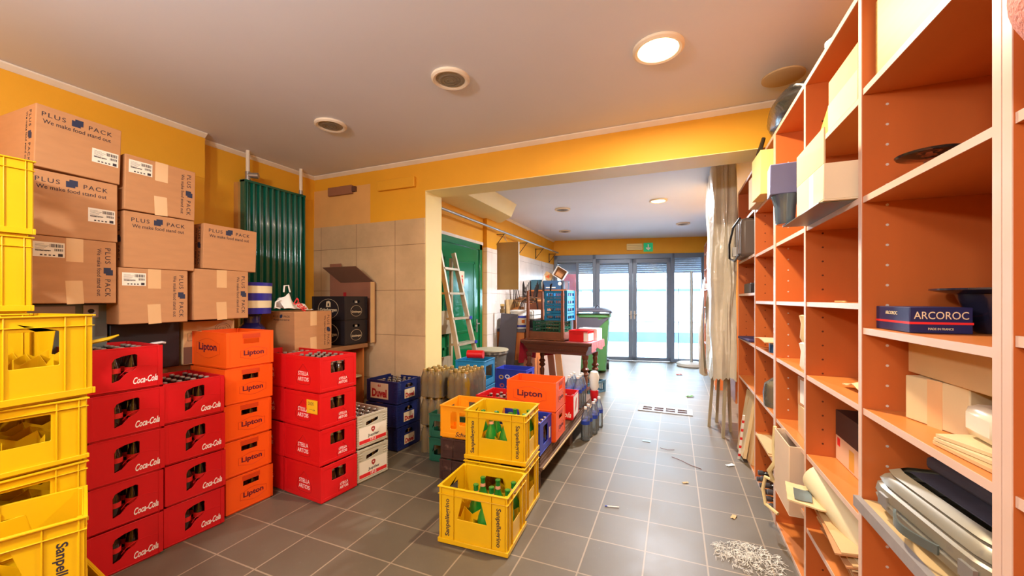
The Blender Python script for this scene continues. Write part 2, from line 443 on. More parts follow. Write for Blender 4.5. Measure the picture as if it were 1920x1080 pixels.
# ------------------------------------------------------------ crates
def crate(name, label, m, L=.4, W=.3, H=.23, t=.006, hx=(), hy=(), hxn=None, rim=.0, bands=(), post=.018, ribx=(), riby=(), grid=None, gh=.10, zig=0, gm=None, foot=.010, cornerrib=0):
    root = thing(name, label, 'crate')
    b = MB()
    def wall(face, width, holes, Lx, Wy):
        M = FM(face, Lx, Wy)
        b.panel(rect(-width/2, width/2, foot, H), holes, t, M @ Matrix.Translation((0, 0, -t)))
    hxn = hx if hxn is None else hxn
    wall('+x', W-.002, hx, L, W); wall('-x', W-.002, hxn, L, W)
    wall('+y', L-2*t, hy, L, W); wall('-y', L-2*t, hy, L, W)
    b.box(-L/2+t+.0005, L/2-t-.0005, -W/2+t+.0005, W/2-t-.0005, foot, foot+.006)
    # inset foot ring that nests into the crate below
    for a in (b.box(-L/2+.008, L/2-.008, -W/2+.008, -W/2+.014, 0, foot), b.box(-L/2+.008, L/2-.008, W/2-.014, W/2-.008, 0, foot),
              b.box(-L/2+.008, -L/2+.014, -W/2+.014, W/2-.014, 0, foot), b.box(L/2-.014, L/2-.008, -W/2+.014, W/2-.014, 0, foot)): pass
    if post:
        for sx in (-1, 1):
            for sy in (-1, 1):
                b.box(sx*(L/2-post), sx*(L/2+.0022), sy*(W/2-post), sy*(W/2+.0022), foot, H)
    for z0, z1, e in bands:
        b.box(-L/2-e, L/2+e, -W/2-e, -W/2-.0002, z0, z1); b.box(-L/2-e, L/2+e, W/2+.0002, W/2+e, z0, z1)
        b.box(L/2+.0002, L/2+e, -W/2, W/2, z0, z1); b.box(-L/2-e, -L/2-.0002, -W/2, W/2, z0, z1)
    for u, z0, z1 in ribx:
        for s in (-1, 1): b.box(s*(L/2), s*(L/2+.007), u-.002, u+.002, z0, z1)
    for u, z0, z1 in riby:
        for s in (-1, 1): b.box(u-.002, u+.002, s*(W/2), s*(W/2+.007), z0, z1)
    if cornerrib:
        for k in range(cornerrib):
            z = foot+.008+(H-foot-.012)*k/cornerrib
            for sx in (-1, 1):
                for sy in (-1, 1):
                    b.box(sx*(L/2-.045), sx*(L/2+.0045), sy*(W/2-.04), sy*(W/2+.0045), z, z+.004)
    o = b.build('crate_body', m, root, bevel=.0022)
    if grid:
        nx, ny = grid; g = MB()
        def zz(i): return gh+(zig if i % 2 else 0)
        for i in range(1, nx):
            x = -L/2+t+(L-2*t)*i/nx
            pts = [(-W/2+t, foot+.006)]+[(W/2-t, foot+.006)]
            k = ny*2
            pts += [(W/2-t-(W-2*t)*j/k, zz(j+1)) for j in range(k+1)]
            g.panel(pts, [], .002, Matrix.Translation((x, 0, 0)) @ Matrix(((0,0,1,0),(1,0,0,0),(0,1,0,0),(0,0,0,1))))
        for j in range(1, ny):
            y = -W/2+t+(W-2*t)*j/ny
            pts = [(-L/2+t, foot+.006), (L/2-t, foot+.006)]
            k = nx*2
            pts += [(L/2-t-(L-2*t)*i/k, zz(i+1)) for i in range(k+1)]
            g.panel(pts, [], .002, Matrix.Translation((0, y, 0)) @ Matrix(((1,0,0,0),(0,0,-1,0),(0,1,0,0),(0,0,0,1))))
        g.build('divider_grid', gm or m, root, smooth=0)
    return root

# cola crate
colah = [(-.050,.052),(-.050,.150),(-.042,.168),(-.010,.180),(.036,.186),(.045,.180),(.045,.122),(.030,.104),(.004,.092),(-.022,.062)]
p = crate('bottle_crate', 'x', RED, .4, .29, .222, hx=(colah,), hxn=(), grid=(6,4), gh=.085, bands=((.010,.014,.0014),(.2155,.222,.0014)))
text('Coca-Cola', p, FM('+x', .4, .29, .0, .078, .052, .06), WINK, w=.10, h=.034, bold=.02, shear=.45)
outline(p, FM('+x', .4, .29, .0), [(-.02,.085),(.0,.108),(.04,.122),(.08,.123),(.125,.112),(.125,.111),(.08,.1215),(.04,.1205),(.0,.1065)], RED, .0012, 'embossed_arc')
P_COLA = Proto(p)
# iced tea crate
p = crate('bottle_crate', 'x', ORANGE, .4, .29, .2285, hx=(rrect(-.045,.055,.152,.184,.003),), grid=(6,4), gh=.09, bands=((.010,.018,.0012),(.222,.2285,.0014)))
def badge(w, h, x0=0, y0=0):
    pts = [(-w/2, -h*.28), (-w/2, h*.28)]
    for i in range(9):
        t = i/8; pts.append((-w*.42+w*.84*t, h*.28+h*.22*math.sin(PI*t)))
    pts += [(w/2, h*.28), (w/2, -h*.28)]
    for i in range(9):
        t = 1-i/8; pts.append((-w*.42+w*.84*t, -h*.28-h*.22*math.sin(PI*t)))
    return [(x+x0, y+y0) for x, y in pts]
ORD = mat('orange_emboss', (208,64,12), .5, var=0)
outline(p, FM('+x', .4, .29, .0005, .02, .088), badge(.165, .08), ORD)
text('Lipton', p, FM('+x', .4, .29, .0, .02, .088, .0), INKP, w=.128, h=.042, bold=.03)
outline(p, FM('-y', .4, .29, .0005, -.01, .125), badge(.27, .125), ORD)
text('Lipton', p, FM('-y', .4, .29, .0, -.01, .128), INKP, w=.205, h=.062, bold=.03)
hb = MB(); hb.box(-.05,.06,.188,.216,0,.002, FM('+x', .4, .29)); hb.build('handle_recess', ORD, p)
P_TEA = Proto(p)
# lager crate, red
p = crate('bottle_crate', 'x', RED2, .39, .285, .242, hx=(rrect(-.062,.052,.128,.205,.008),), grid=(6,4), gh=.10, bands=((.010,.030,.0016),(.218,.242,.0016)), post=.016)
MARO = mat('dark_red_emboss', (170,14,18), .5, var=0)
text('STELLA\nARTOIS', p, FM('-y', .39, .285, .0, .02, .105), WINK, w=.115, h=.066, bold=.002)
arch = [(-.072,-.05),(-.078,-.01),(-.055,.03),(-.03,.05),(0,.082),(.03,.05),(.055,.03),(.078,-.01),(.072,-.05),(.04,-.058),(-.04,-.058)]
outline(p, FM('-y', .39, .285, .0005, .02, .108), arch, MARO, .0016)
text('STELLA\nARTOIS', p, FM('+x', .39, .285, .0, .035, .066, .0), WINK, w=.07, h=.044, bold=.004)
outline(p, FM('+x', .39, .285, .0005, .035, .066), [(x*.6, y*.62) for x, y in arch], MARO, .0012)
P_LAG = Proto(p)
P_LAGP = None
# grey-beige pils crate
p = crate('bottle_crate', 'x', BEIGE, .39, .275, .245, hx=([(-.062,.165),(-.058,.188),(.05,.204),(.055,.196),(.05,.180),(-.052,.160)],), grid=(6,4), gh=.12, cornerrib=12, bands=((.228,.245,.003),(.010,.022,.003)), gm=mat('maroon_divider', (120,30,36), .5))
pp1 = plate(p, FM('+x', .39, .275, .0046, .0, .092), LABEL, .255, .125)
pp2 = plate(p, FM('+x', .39, .275, .0055, .0, .048), REDINK, .25, .026, 'label_stripe')
pp3 = text('Jupiler', p, FM('+x', .39, .275, .0055, .005, .082), INK, w=.105, h=.026, bold=.02)
pp4 = text('1713', p, FM('+x', .39, .275, .0064, .0, .049), WINK, w=.05, h=.018, bold=.02)
eb = MB(); eb.panel([(-.016,.008),(-.018,.026),(-.008,.034),(.008,.034),(.018,.026),(.016,.008),(0,-.008)], [[(-.006,.012),(.006,.012),(.008,.022),(-.008,.022)]], .0008)
o_ = eb.build('bull_emblem', mat('brick_red_ink', (168,44,40), .6, var=0), p, smooth=0); o_.matrix_local = FM('+x', .39, .275, .0055, .0, .108)
under(pp1, pp2, pp3, pp4, o_)
P_PILS = Proto(p)
# navy ale crate
p = crate('bottle_crate', 'x', NAVY, .37, .3, .206, hx=([(-.055,.138),(-.045,.165),(-.02,.174),(.02,.174),(.045,.165),(.055,.138)],), grid=(6,4), gh=.09, cornerrib=16, bands=((.196,.206,.003),(.010,.016,.003)), gm=mat('dark_navy', (18,22,60), .5))
CRM = mat('cream_label', (226,206,168), .6, var=.04)
REDB = mat('blackletter_red', (176,28,34), .6, var=0)
pp1 = plate(p, FM('-y', .37, .3, .0046, -.03, .112), CRM, .215, .142)
pp2 = text('Duvel', p, FM('-y', .37, .3, .0055, -.03, .092), REDB, w=.178, h=.075, bold=.045)
pp3 = text('8.5', p, FM('-y', .37, .3, .0055, -.03, .158), REDB, w=.036, h=.02, bold=.05, name='small_crest')
under(pp1, pp2, pp3)
pp1 = plate(p, FM('+x', .37, .3, .0046, .0, .085), CRM, .135, .082)
pp2 = text('Duvel', p, FM('+x', .37, .3, .0055, .0, .072), REDB, w=.112, h=.042, bold=.045)
under(pp1, pp2)
P_ALE = Proto(p)
# black abbey crate
p = crate('bottle_crate', 'x', BLACKP, .4, .29, .228, hx=(rrect(-.045,.045,.165,.192,.01),), grid=(6,4), gh=.09, bands=((.010,.014,.0012),(.221,.228,.0012)))
GOLDI = mat('pale_gold_ink', (206,186,150), .6, var=0)
outline(p, FM('-y', .4, .29, .0005, .0, .11), ell(.125, .092), GOLDI, .0014)
text('Grimbergen', p, FM('-y', .4, .29, .0, .0, .098), GOLDI, w=.21, h=.04, bold=.03)
bb = MB(); bb.panel([(-.028,0),(-.022,.05),(.01,.058),(.03,.04),(.03,0)], [[(-.008,.01),(.012,.01),(.012,.034),(-.008,.034)]], .0008)
o_ = bb.build('bird_emblem', GOLDI, p, smooth=0); o_.matrix_local = FM('-y', .4, .29, .0, .0, .128)
outline(p, FM('+x', .4, .29, .0005, .0, .09), ell(.07, .052), GOLDI, .0013)
text('Grimbergen', p, FM('+x', .4, .29, .0, .0, .080), GOLDI, w=.118, h=.026, bold=.03)
P_ABB = Proto(p)
# tall yellow mineral water crate
trap = [(-.090,.150),(-.060,.268),(.050,.268),(.085,.150)]
def water_crate(label, m, H=.32, txt=True):
    k = H/.32
    hol = rrect(-.062,.062,.135*k,.262*k,.004)
    hy = ([(x, z*k) for x, z in trap],) if txt else (rrect(-.085,.085,.12*k,.26*k,.004),)
    r = crate('water_crate', label, m, .4, .3, H, t=.004, hx=(hol,), hy=hy, grid=(4,3), gh=.135*k, zig=.035*k, post=.014,
              bands=((.010,.034*k,.009),(.276*k,.279*k,.008),(H-.006,H,.010)), ribx=[(s*.075,.03*k,H-.004) for s in (-1,1)]+[(s*.132,.03*k,H-.004) for s in (-1,1)],
              riby=[(-.112,.03*k,H-.004),(.112,.03*k,H-.004),(-.19,.03*k,H-.004),(.19,.03*k,H-.004)])
    if txt:
        text('Sanpellegrino', r, FM('-y', .4, .3, .0, -.150, .150, PI/2), INK, w=.205, h=.034, bold=.02)
        text('Sanpellegrino', r, FM('-y', .4, .3, .0, .150, .150, -PI/2), INK, w=.205, h=.034, bold=.02)
        text('Sanpellegrino', r, FM('+y', .4, .3, .0, .150, .150, -PI/2), INK, w=.205, h=.034, bold=.02)
    return r
P_WAT = Proto(water_crate('x', YELLOW))
P_WATS = Proto(water_crate('x', YELLOW, .2435, False))

# ------------------------------------------------------------ bottles
def bottle(prof, glass, capm, capr, caph, label, cat='bottle', lab=None, n=12, neck=None):
    root = thing('glass_bottle', label, cat)
    b = MB(); b.lathe(prof, n); b.build('bottle_glass', glass, root)
    z = prof[-1][1]
    c = MB(); c.lathe([(capr*.96, z-caph), (capr, z-caph+.002), (capr, z-.001), (capr*.85, z+.0015)], n); c.build('crown_cap', capm, root)
    if lab:
        r, z0, z1, m = lab
        c = MB(); c.lathe([(r, z0), (r, z1)], n); c.build('paper_label', m, root)
    if neck:
        r, z0, z1, m = neck
        c = MB(); c.lathe([(r, z0), (r*.86, z1)], n); c.build('neck_label', m, root)
    return Proto(root)
P_BC = bottle([(.024,0),(.027,.006),(.027,.03),(.0245,.05),(.027,.075),(.027,.095),(.022,.12),(.014,.145),(.0115,.17),(.0115,.185)], COLAG, CAP, .0135, .009, 'x', lab=(.0277,.074,.098,mat('red_paper_band',(206,30,26),.5)))
P_BB = bottle([(.026,0),(.029,.005),(.029,.105),(.024,.128),(.014,.15),(.0125,.185),(.0125,.195)], BEERG, CAP, .0138, .009, 'x', neck=(.0165,.15,.172,mat('silver_foil',(206,200,190),.4,.4)))
P_BG = bottle([(.035,0),(.040,.006),(.040,.12),(.036,.155),(.022,.19),(.0145,.215),(.0145,.258),(.0160,.266)], GREENG, GREENG, .0165, .008, 'x', lab=(.0405,.05,.10,LABEL), neck=(.0162,.214,.238,mat('salmon_neck_label',(232,160,120),.6)))

def cells(L, W, nx, ny, t=.006):
    return {(i, j): (-L/2+t+(L-2*t)*(i+.5)/nx, -W/2+t+(W-2*t)*(j+.5)/ny) for i in range(nx) for j in range(ny)}
def put_bottles(P, center, rz, z, cl, idx, label, group, sz=1.0):
    c, s = math.cos(rz), math.sin(rz)
    for k in idx:
        x, y = cl[k]
        P.put((center[0]+c*x-s*y, center[1]+s*x+c*y, z), rz+random.random()*6, label, group).scale = (1, 1, sz)
def corner_center(corner, sx, sy, L, W, rz):
    c, s = math.cos(rz), math.sin(rz); x, y = sx*L/2, sy*W/2
    return (corner[0]-(c*x-s*y), corner[1]-(s*x+c*y))
ORDN = {1: ['only'], 2: ['top', 'bottom'], 3: ['top', 'middle', 'bottom'], 4: ['top', 'second from top', 'third from top', 'bottom'], 5: ['top', 'second from top', 'middle', 'fourth from top', 'bottom']}
def stack(P, corner, sx, sy, L, W, H, n, rz, desc, grp, where, jit=.006, z0=0, BP=None, top=None, slot=None, bdesc='dark cola bottle', nx=6, ny=4):
    cl = cells(L, W, nx, ny)
    cen = corner_center(corner, sx, sy, L, W, rz)
    for k in range(n):
        pos = ORDN[n][n-1-k]
        dx, dy, dr = (random.uniform(-jit, jit), random.uniform(-jit, jit), random.uniform(-.012, .012))
        c = (cen[0]+dx, cen[1]+dy); z = z0+k*(H+.0005)
        P.put((c[0], c[1], z), rz+dr, '%s, %s of the %s' % (desc, pos if n > 1 else 'alone', where), grp)
        if BP:
            idx = top if (k == n-1 and top is not None) else slot
            if idx: put_bottles(BP, c, rz+dr, z+.0165, cl, idx, '%s inside the %s crate of the %s' % (bdesc, pos, where), 'bottles in the %s crate of the %s' % (pos, where), (H-.022)/(.200 if BP is P_BB else .190))
    return cen
R = math.radians
FULL = [(i, j) for i in range(6) for j in range(4)]
SLOT = [(5, 1), (5, 2), (4, 2)]
stack(P_COLA, (-2.525, 1.215), 1, 1, .4, .29, .222, 5, R(-5), 'red bottle crate with white script lettering', 'red cola crates', 'left cola stack', BP=P_BC, top=FULL, slot=SLOT)
stack(P_COLA, (-2.512, 1.510), 1, 1, .4, .285, .2245, 4, R(-5), 'red bottle crate with white script lettering', 'red cola crates', 'right cola stack', BP=P_BC, top=FULL, slot=SLOT)
stack(P_TEA, (-2.546, 1.838), 1, 1, .4, .29, .2285, 5, R(-4), 'orange crate with dark round-topped badge lettering', 'orange tea crates', 'tall orange stack', BP=P_BC, top=[], slot=[(5,1),(5,2)], bdesc='dark tea bottle')
stack(P_LAG, (-2.148, 1.892), 1, -1, .39, .285, .242, 4, R(-5), 'red lager crate with white two-line lettering', 'red lager crates', 'front lager stack', BP=P_BB, top=FULL, slot=SLOT, bdesc='brown beer bottle')
stack(P_LAG, (-2.548, 1.925), 1, -1, .39, .285, .242, 4, R(-5), 'half hidden red lager crate', 'red lager crates', 'rear lager stack', BP=P_BB, top=[(i, j) for i in (3,4,5) for j in range(4)], slot=[], bdesc='brown beer bottle')
stack(P_PILS, (-2.138, 2.200), 1, -1, .39, .275, .247, 2, R(-8), 'grey-beige ribbed crate with white label and red stripe', 'grey beige crates', 'beige stack', BP=P_BB, top=FULL, slot=[(5,1),(5,2)], bdesc='brown beer bottle')
stack(P_ALE, (-2.258, 2.795), 1, -1, .37, .3, .206, 3, R(-4), 'navy crate with cream label and red blackletter', 'navy ale crates', 'navy stack', BP=P_BB, top=[k for k in FULL if k[0] > 0], slot=[(5,1),(5,2)], bdesc='brown ale bottle')
# sticky note on the third lager crate
nt_ = thing('sticky_note', 'yellow handwritten note stuck on the front red lager stack', 'note', (-2.148-.075, 1.892-.0055, .64-.0), R(-5))
pb = MB(); pb.box(-.055, .055, -.0012, 0, -.045, .045); pb.build('note_paper', STICKY, nt_)
text('DADIS', nt_, FM('-y', 0, .0024, .0, -.01, .02), INK, w=.055, h=.022, bold=-.01)
ab = MB(); ab.tube([(-.03,-.0016,-.018),(.03,-.0016,-.022)], .0009, 5); ab.tube([(.018,-.0016,-.014),(.03,-.0016,-.022),(.016,-.0016,-.028)], .0009, 5); ab.build('drawn_arrow', INK, nt_)

# yellow crates at the left edge
YG = 'yellow water crates by the left wall'
cA = corner_center((-2.115, .765), 1, 1, .4, .3, R(-6))
for k in range(4):
    c = (cA[0]+(.012 if k == 0 else random.uniform(-.006, .006)), cA[1]+(.05 if k == 0 else random.uniform(-.004, .004)))
    P_WATS.put((c[0], c[1], k*.2438), R(-6+random.uniform(-1, 1)), 'low empty yellow crate, %s of the front yellow stack' % ['bottom', 'second from bottom', 'third from bottom', 'fourth from bottom'][k], YG)
P_WAT.put((cA[0]+.01, cA[1]-.01, .9755), R(3), 'tall empty yellow crate on top of the front yellow stack', YG)
cB = corner_center((-2.50, .735), 1, 1, .4, .3, R(-6))
for k in range(4):
    P_WATS.put((cB[0], cB[1], k*.2438), R(-6), 'low yellow crate hidden in the rear yellow stack, number %s from the floor' % ['one', 'two', 'three', 'four'][k], YG)
for k in range(3):
    P_WAT.put((cB[0]+.004*k, cB[1], .9755+k*.3205), R(-6+k), 'tall yellow crate of the rear yellow stack, %s' % ['level with the cola crate tops', 'below the topmost one', 'topmost at the left edge'][k], YG)
cF = corner_center((-1.80, .647), 1, 1, .3, .4, R(-20))
for k in range(2):
    P_WAT.put((cF[0], cF[1], k*.3205), R(-20+90), 'open yellow crate standing in front of the left stacks, %s' % ['bottom one', 'upper one with vertical lettering'][k], YG)

# yellow crates in the middle of the floor
CG = 'yellow water crates in the middle'
cm = corner_center((-.846, 2.225), 1, -1, .4, .3, R(2))
P_WAT.put((cm[0], cm[1], 0), R(2), 'lower yellow crate of the middle pair, behind the low open crate', CG)
o_ = P_WAT.put((cm[0]-.004, cm[1]+.012, .3205), R(3.5), 'scuffed yellow crate with green bottles on top of the middle pair', CG)
cl43 = cells(.4, .3, 4, 3, .004)
put_bottles(P_BG, (cm[0], cm[1]+.012), R(3.5), .337, cl43, [(0,1),(1,1),(2,1),(3,1),(1,0),(2,0),(2,2),(3,2),(3,0)], 'green glass bottle inside the upper middle yellow crate', 'green bottles in the upper yellow crate')
cl_ = corner_center((-.807, 1.872), 1, -1, .4, .3, R(2.5))
P_WAT.put((cl_[0], cl_[1], 0), R(2.5), 'front open yellow crate on the floor holding green bottles', CG)
put_bottles(P_BG, cl_, R(2.5), .0165, cl43, [(1,1),(2,1),(3,1),(1,2),(2,2),(3,2),(3,0),(2,0)], 'green glass bottle inside the front yellow crate on the floor', 'green bottles in the front yellow crate')

# ------------------------------------------------------------ cartons
def carton(label, face_x, y0, y1, z0, z1, depth, kind, m=None, rz=0, tilt=0, group='brown printed cartons'):
    W = y1-y0; H = z1-z0; m = m or CARD
    root = thing('cardboard_box', label, 'box', (face_x-depth/2, (y0+y1)/2, z0), rz, group)
    if tilt: root.rotation_euler = (tilt, 0, rz)
    b = MB(); b.box(-depth/2, depth/2, -W/2, W/2, 0, H); b.build('carton_body', m, root, bevel=.004)
    sq = lambda M, s: None
    def squares(M, s):
        b = MB(); b.box(-s*.5, s*.28, -s*.42, s*.3, 0, .0006); b.box(-s*.22, s*.5, -s*.2, s*.5, .0003, .0009)
        o = b.build('printed_squares', INKB, root, smooth=0); o.matrix_local = M
    def bigprint(face, u, v, w):
        s = w/.27
        text('PLUS', root, FM(face, depth, W, 0, u-.088*s, v), INK, w=.082*s, h=.022*s, spacing=1.25, bold=.004)
        squares(FM(face, depth, W, 0, u-.005*s, v+.001), .042*s)
        text('PACK', root, FM(face, depth, W, 0, u+.083*s, v), INK, w=.092*s, h=.022*s, spacing=1.25, bold=.004)
        text('We make food stand out', root, FM(face, depth, W, 0, u, v-.034*s), INK, w=.25*s, h=.020*s, bold=.005)
    def sideprint(face, u, v, w):
        s = w/.27; R90 = -PI/2
        text('PLUS', root, FM(face, depth, W, 0, u, v+.088*s, R90), INK, w=.082*s, h=.022*s, spacing=1.25, bold=.004)
        squares(FM(face, depth, W, 0, u, v+.005*s, R90), .040*s)
        text('PACK', root, FM(face, depth, W, 0, u, v-.083*s, R90), INK, w=.092*s, h=.022*s, spacing=1.25, bold=.004)
        text('We make food stand out', root, FM(face, depth, W, 0, u-.034*s, v, R90), INK, w=.25*s, h=.017*s, bold=.005)
    def shiplabel(face, u, v):
        sl = plate(root, FM(face, depth, W, 0, u, v), LABEL, .105, .072, 'shipping_label')
        b = MB()
        for i in range(12):
            x = .002+i*.0037+(i % 3)*.0006; b.box(x, x+.0016+(i % 2)*.001, .012, .028, .0009, .0012)
        for i in range(8):
            x = .018+i*.0037; b.box(x, x+.0016+(i % 2)*.0008, -.006, .006, .0009, .0012)
        for i in range(6): b.box(-.046, -.046+.03+((i*7) % 4)*.005, .024-i*.006, .0252-i*.006, .0009, .0012)
        b.box(.03, .046, -.032, -.018, .0009, .0012)
        for i in range(4): b.box(-.03+i*.014, -.022+i*.014, -.03, -.024, .0009, .0012)
        o = b.build('label_barcode', INK, root, smooth=0); o.matrix_local = FM(face, depth, W, 0, u, v)
        under(sl, o); o2 = text('0038610799', root, FM(face, depth, W, .0009, u-.02, v-.006), INK, w=.05, h=.007, bold=.03)
        under(sl, o2)
    def tapes(face):
        for vv in (H*.82, H*.17):
            plate(root, FM(face, depth, W, 0, -.005, vv, .05 if vv < H/2 else 0), TAPE, .062, H*.36, 'tape_strip', t=.0005)
    if kind == 'big':
        bigprint('+x', -.01, H*.86, min(.27, W*.85)); shiplabel('+x', W*.30, H*.42); sideprint('-y', depth/2-.05, H*.5, .26)
    elif kind == 'bigs': bigprint('+x', -.01, H*.86, min(.27, W*.8)); sideprint('-y', depth/2-.05, H*.5, .26)
    elif kind == 'side': tapes('+x'); sideprint('+x', W/2-.035, H*.5, min(.27, H*.85)); shiplabel('+x', -W*.30, H*.80)
    elif kind == 'sides': tapes('+x'); sideprint('+x', W/2-.035, H*.5, min(.27, H*.85)); bigprint('-y', .05, H*.88, .2)
    return root
Xc = -2.80
carton('brown food-packaging carton, topmost of the left column, tilted', Xc, .830, 1.145, 1.985, 2.285, .46, 'big', rz=R(1.5), tilt=R(-1.5))
carton('brown food-packaging carton in the middle of the left column', Xc, .820, 1.140, 1.664, 1.976, .46, 'big')
carton('brown food-packaging carton at the foot of the left column with taped front', Xc, .825, 1.135, 1.334, 1.662, .46, 'side')
carton('brown taped carton, topmost of the middle column', Xc, 1.172, 1.512, 1.852, 2.160, .44, 'side', rz=R(-1), tilt=R(-1))
carton('brown carton in the middle of the middle column, lettering along its top', Xc, 1.165, 1.508, 1.532, 1.846, .44, 'bigs')
carton('brown taped carton at the foot of the middle column', Xc, 1.145, 1.472, 1.216, 1.530, .44, 'side')
carton('brown carton on top of the short column beside the radiator', Xc, 1.570, 1.905, 1.552, 1.845, .42, 'bigs', rz=R(-3), tilt=R(-1.5))
carton('brown taped carton under another, beside the blue striped pot', Xc, 1.515, 1.850, 1.222, 1.550, .42, 'sides', rz=R(-2))
carton('brown taped carton on the counter beside the black crates', Xc+.03, 2.19, 2.55, .926, 1.255, .40, 'sides')
# low wide carton with stamp on the counter
d_ = carton('light brown carton with round stamp print, behind the orange stack on the counter', Xc-.15, 1.525, 1.845, .926, 1.207, .42, 'none', m=CARDL)
plate(d_, FM('+x', .42, .32, .0, .0, .06), CARDD, .318, .11, 'dark_lower_band')
outline(d_, FM('+x', .42, .32, .0008, .0, .18), badge(.27, .09), INK, .0008)
outline(d_, FM('+x', .42, .32, .0008, .08, .225), ell(.05, .036), INK, .0008)
outline(d_, FM('+x', .42, .32, .0008, .08, .225), ell(.036, .025), INK, .0007)
text('CAMPO GRANDE', d_, FM('+x', .42, .32, .0, -.04, .19), INK, w=.14, h=.016)
text('17 OCT', d_, FM('+x', .42, .32, .0, .08, .225), INK, w=.045, h=.012)

# counter with cabinet below
ct = thing('bar_counter', 'long wooden counter along the left wall under the cartons', 'counter', (-3.2, 1.9, 0))
b = MB(); b.panel([(-.42,-1.15),(.22,-1.15),(.22,.32),(.42,.32),(.42,1.10),(-.42,1.10)], [], .04, Matrix.Translation((0,0,.885))); b.build('counter_top', mat('counter_top_laminate', (150,104,66), .35, var=.1, nscale=6), ct, bevel=.004)
b = MB(); b.box(.18, .20, -1.1, .32, 0, .885); b.box(.36, .38, .32, .82, 0, .885); b.box(.20, .36, .32, .34, 0, .885); b.box(-.42, .38, 1.07, 1.09, 0, .885); b.box(-.42, .36, .80, .82, 0, .885); b.build('cabinet_panel', mat('orange_brown_panel', (184,108,48), .45, var=.12, nscale=6), ct)
b = MB(); b.box(-.38, -.36, .82, 1.07, 0, .885); b.box(-.36, .35, .82, 1.07, .02, .04); b.box(-.36, .37, .82, 1.07, .60, .615); b.build('pale_shelf_interior', mat('pale_interior', (206,190,140), .5), ct)
b = MB()
for k in range(4):
    a = PI/4+k*PI/2; b.cyl((.0, .03*0+math.cos(a)*.010, math.sin(a)*.010), (.004, math.cos(a)*.010, math.sin(a)*.010), .007, n=10)
o_ = b.build('clover_cutout', BLACKP, ct); o_.location = (.0, .80, 0); o_.location = (.372, .95, .74)
b = MB(); b.lathe([(.002,0),(.03,.004),(.042,.02),(.045,.045),(.035,.05)], 20)
tag(b.build('ceramic_bowl', CRM, None, loc=(-2.93, 2.84, .616)), 'small cream bowl on the shelf inside the counter', 'bowl')
# grey steel box and dark appliance below the left cartons
g_ = thing('steel_appliance', 'grey steel box under the left carton column', 'appliance', (-3.13, .95, .926))
b = MB(); b.box(-.2, .2, -.14, .20, 0, .404); b.build('appliance_body', GREYM, g_, bevel=.004)
b = MB(); b.box(.2, .206, -.10, .07, .34, .392); b.box(.2, .207, .10, .16, .33, .396); b.build('front_plate', STEEL, g_); b = MB(); b.cyl((.205,.13,.365), (.212,.13,.365), .012, n=12); b.build('control_knob', BLACKP, g_)
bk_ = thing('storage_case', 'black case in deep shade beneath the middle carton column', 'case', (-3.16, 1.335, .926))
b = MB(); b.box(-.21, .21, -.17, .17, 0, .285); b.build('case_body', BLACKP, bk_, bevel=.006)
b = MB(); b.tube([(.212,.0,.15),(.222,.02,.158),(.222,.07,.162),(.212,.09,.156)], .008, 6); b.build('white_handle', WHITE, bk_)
# yellow strap lying on cola crates
b = MB(); b.tube([(-2.76,.93,1.124),(-2.72,1.0,1.136),(-2.70,1.06,1.150),(-2.69,1.10,1.168)], [.008,.010,.010,.004], 6)
tag(b.build('yellow_strap', YELLOW), 'curved yellow strap lying on the five-crate red stack', 'strap')

# striped pot, dark urn, plastic bag, grey crates carton
pot = thing('striped_pot', 'blue and cream striped tub standing on a dark blue urn', 'pot', (-2.98, 1.99, 1.245))
STB = mat('blue_stripe_glaze', (40,34,140), .35); STC = mat('cream_stripe_glaze', (232,214,170), .4)
for k, (z0, z1, mm) in enumerate(((0,.045,STB),(.045,.10,STC),(.10,.155,STB),(.155,.21,STC),(.21,.235,STB))):
    b = MB(); r0 = .135-.0*k; b.lathe([(r0-.002*(4-k), z0), (r0-.002*(3.5-k), z1)], 28); b.build('stripe_band', mm, pot)
urn = thing('blue_urn', 'round dark blue urn on the counter under the striped tub', 'urn', (-2.98, 1.99, .926))
b = MB(); b.lathe([(.07,0),(.105,.03),(.118,.10),(.112,.17),(.085,.215),(.055,.25),(.055,.30),(.065,.308)], 24); b.build('urn_body', mat('dark_blue_glaze', (34,30,84), .2, coat=.5), urn)
b = MB(); b.lathe([(.067,.308),(.067,.316),(.02,.318)], 24); b.build('urn_lid', BLACKP, urn)
bg_ = thing('plastic_carrier_bag', 'white printed carrier bag lying on the carton by the radiator', 'bag', (-2.90, 2.27, 1.262))
def bagf(u, v):
    x = (v-.5)*.10+.02*math.sin(u*9); y = (u-.45)*.26; z = .02+.15*(1-u)*math.sin(PI*min(1, u+.12))**.5+.02*math.sin(u*13+v*7)
    return (x*1.2, y, max(0.004, z*(1-abs(v-.5)*1.7)))
b = MB(); b.grid(18, 12, bagf, .002); b.build('bag_body', PAPERW, bg_)
b = MB(); b.tube([(0.03,-.13,.09),(.03,-.165,.07),(.03,-.17,.03),(.03,-.13,.02)], .006, 6); b.tube([(.02,-.09,.15),(.02,-.085,.20),(.02,-.05,.205),(.02,-.035,.15)], .006, 6); b.build('bag_handle', PAPERW, bg_)
text('Dunes', bg_, Matrix.Translation((.062, .03, .045)) @ FM('+x', 0, 0, 0, 0, 0, -.6), REDINK, w=.13, h=.06, bold=.03)
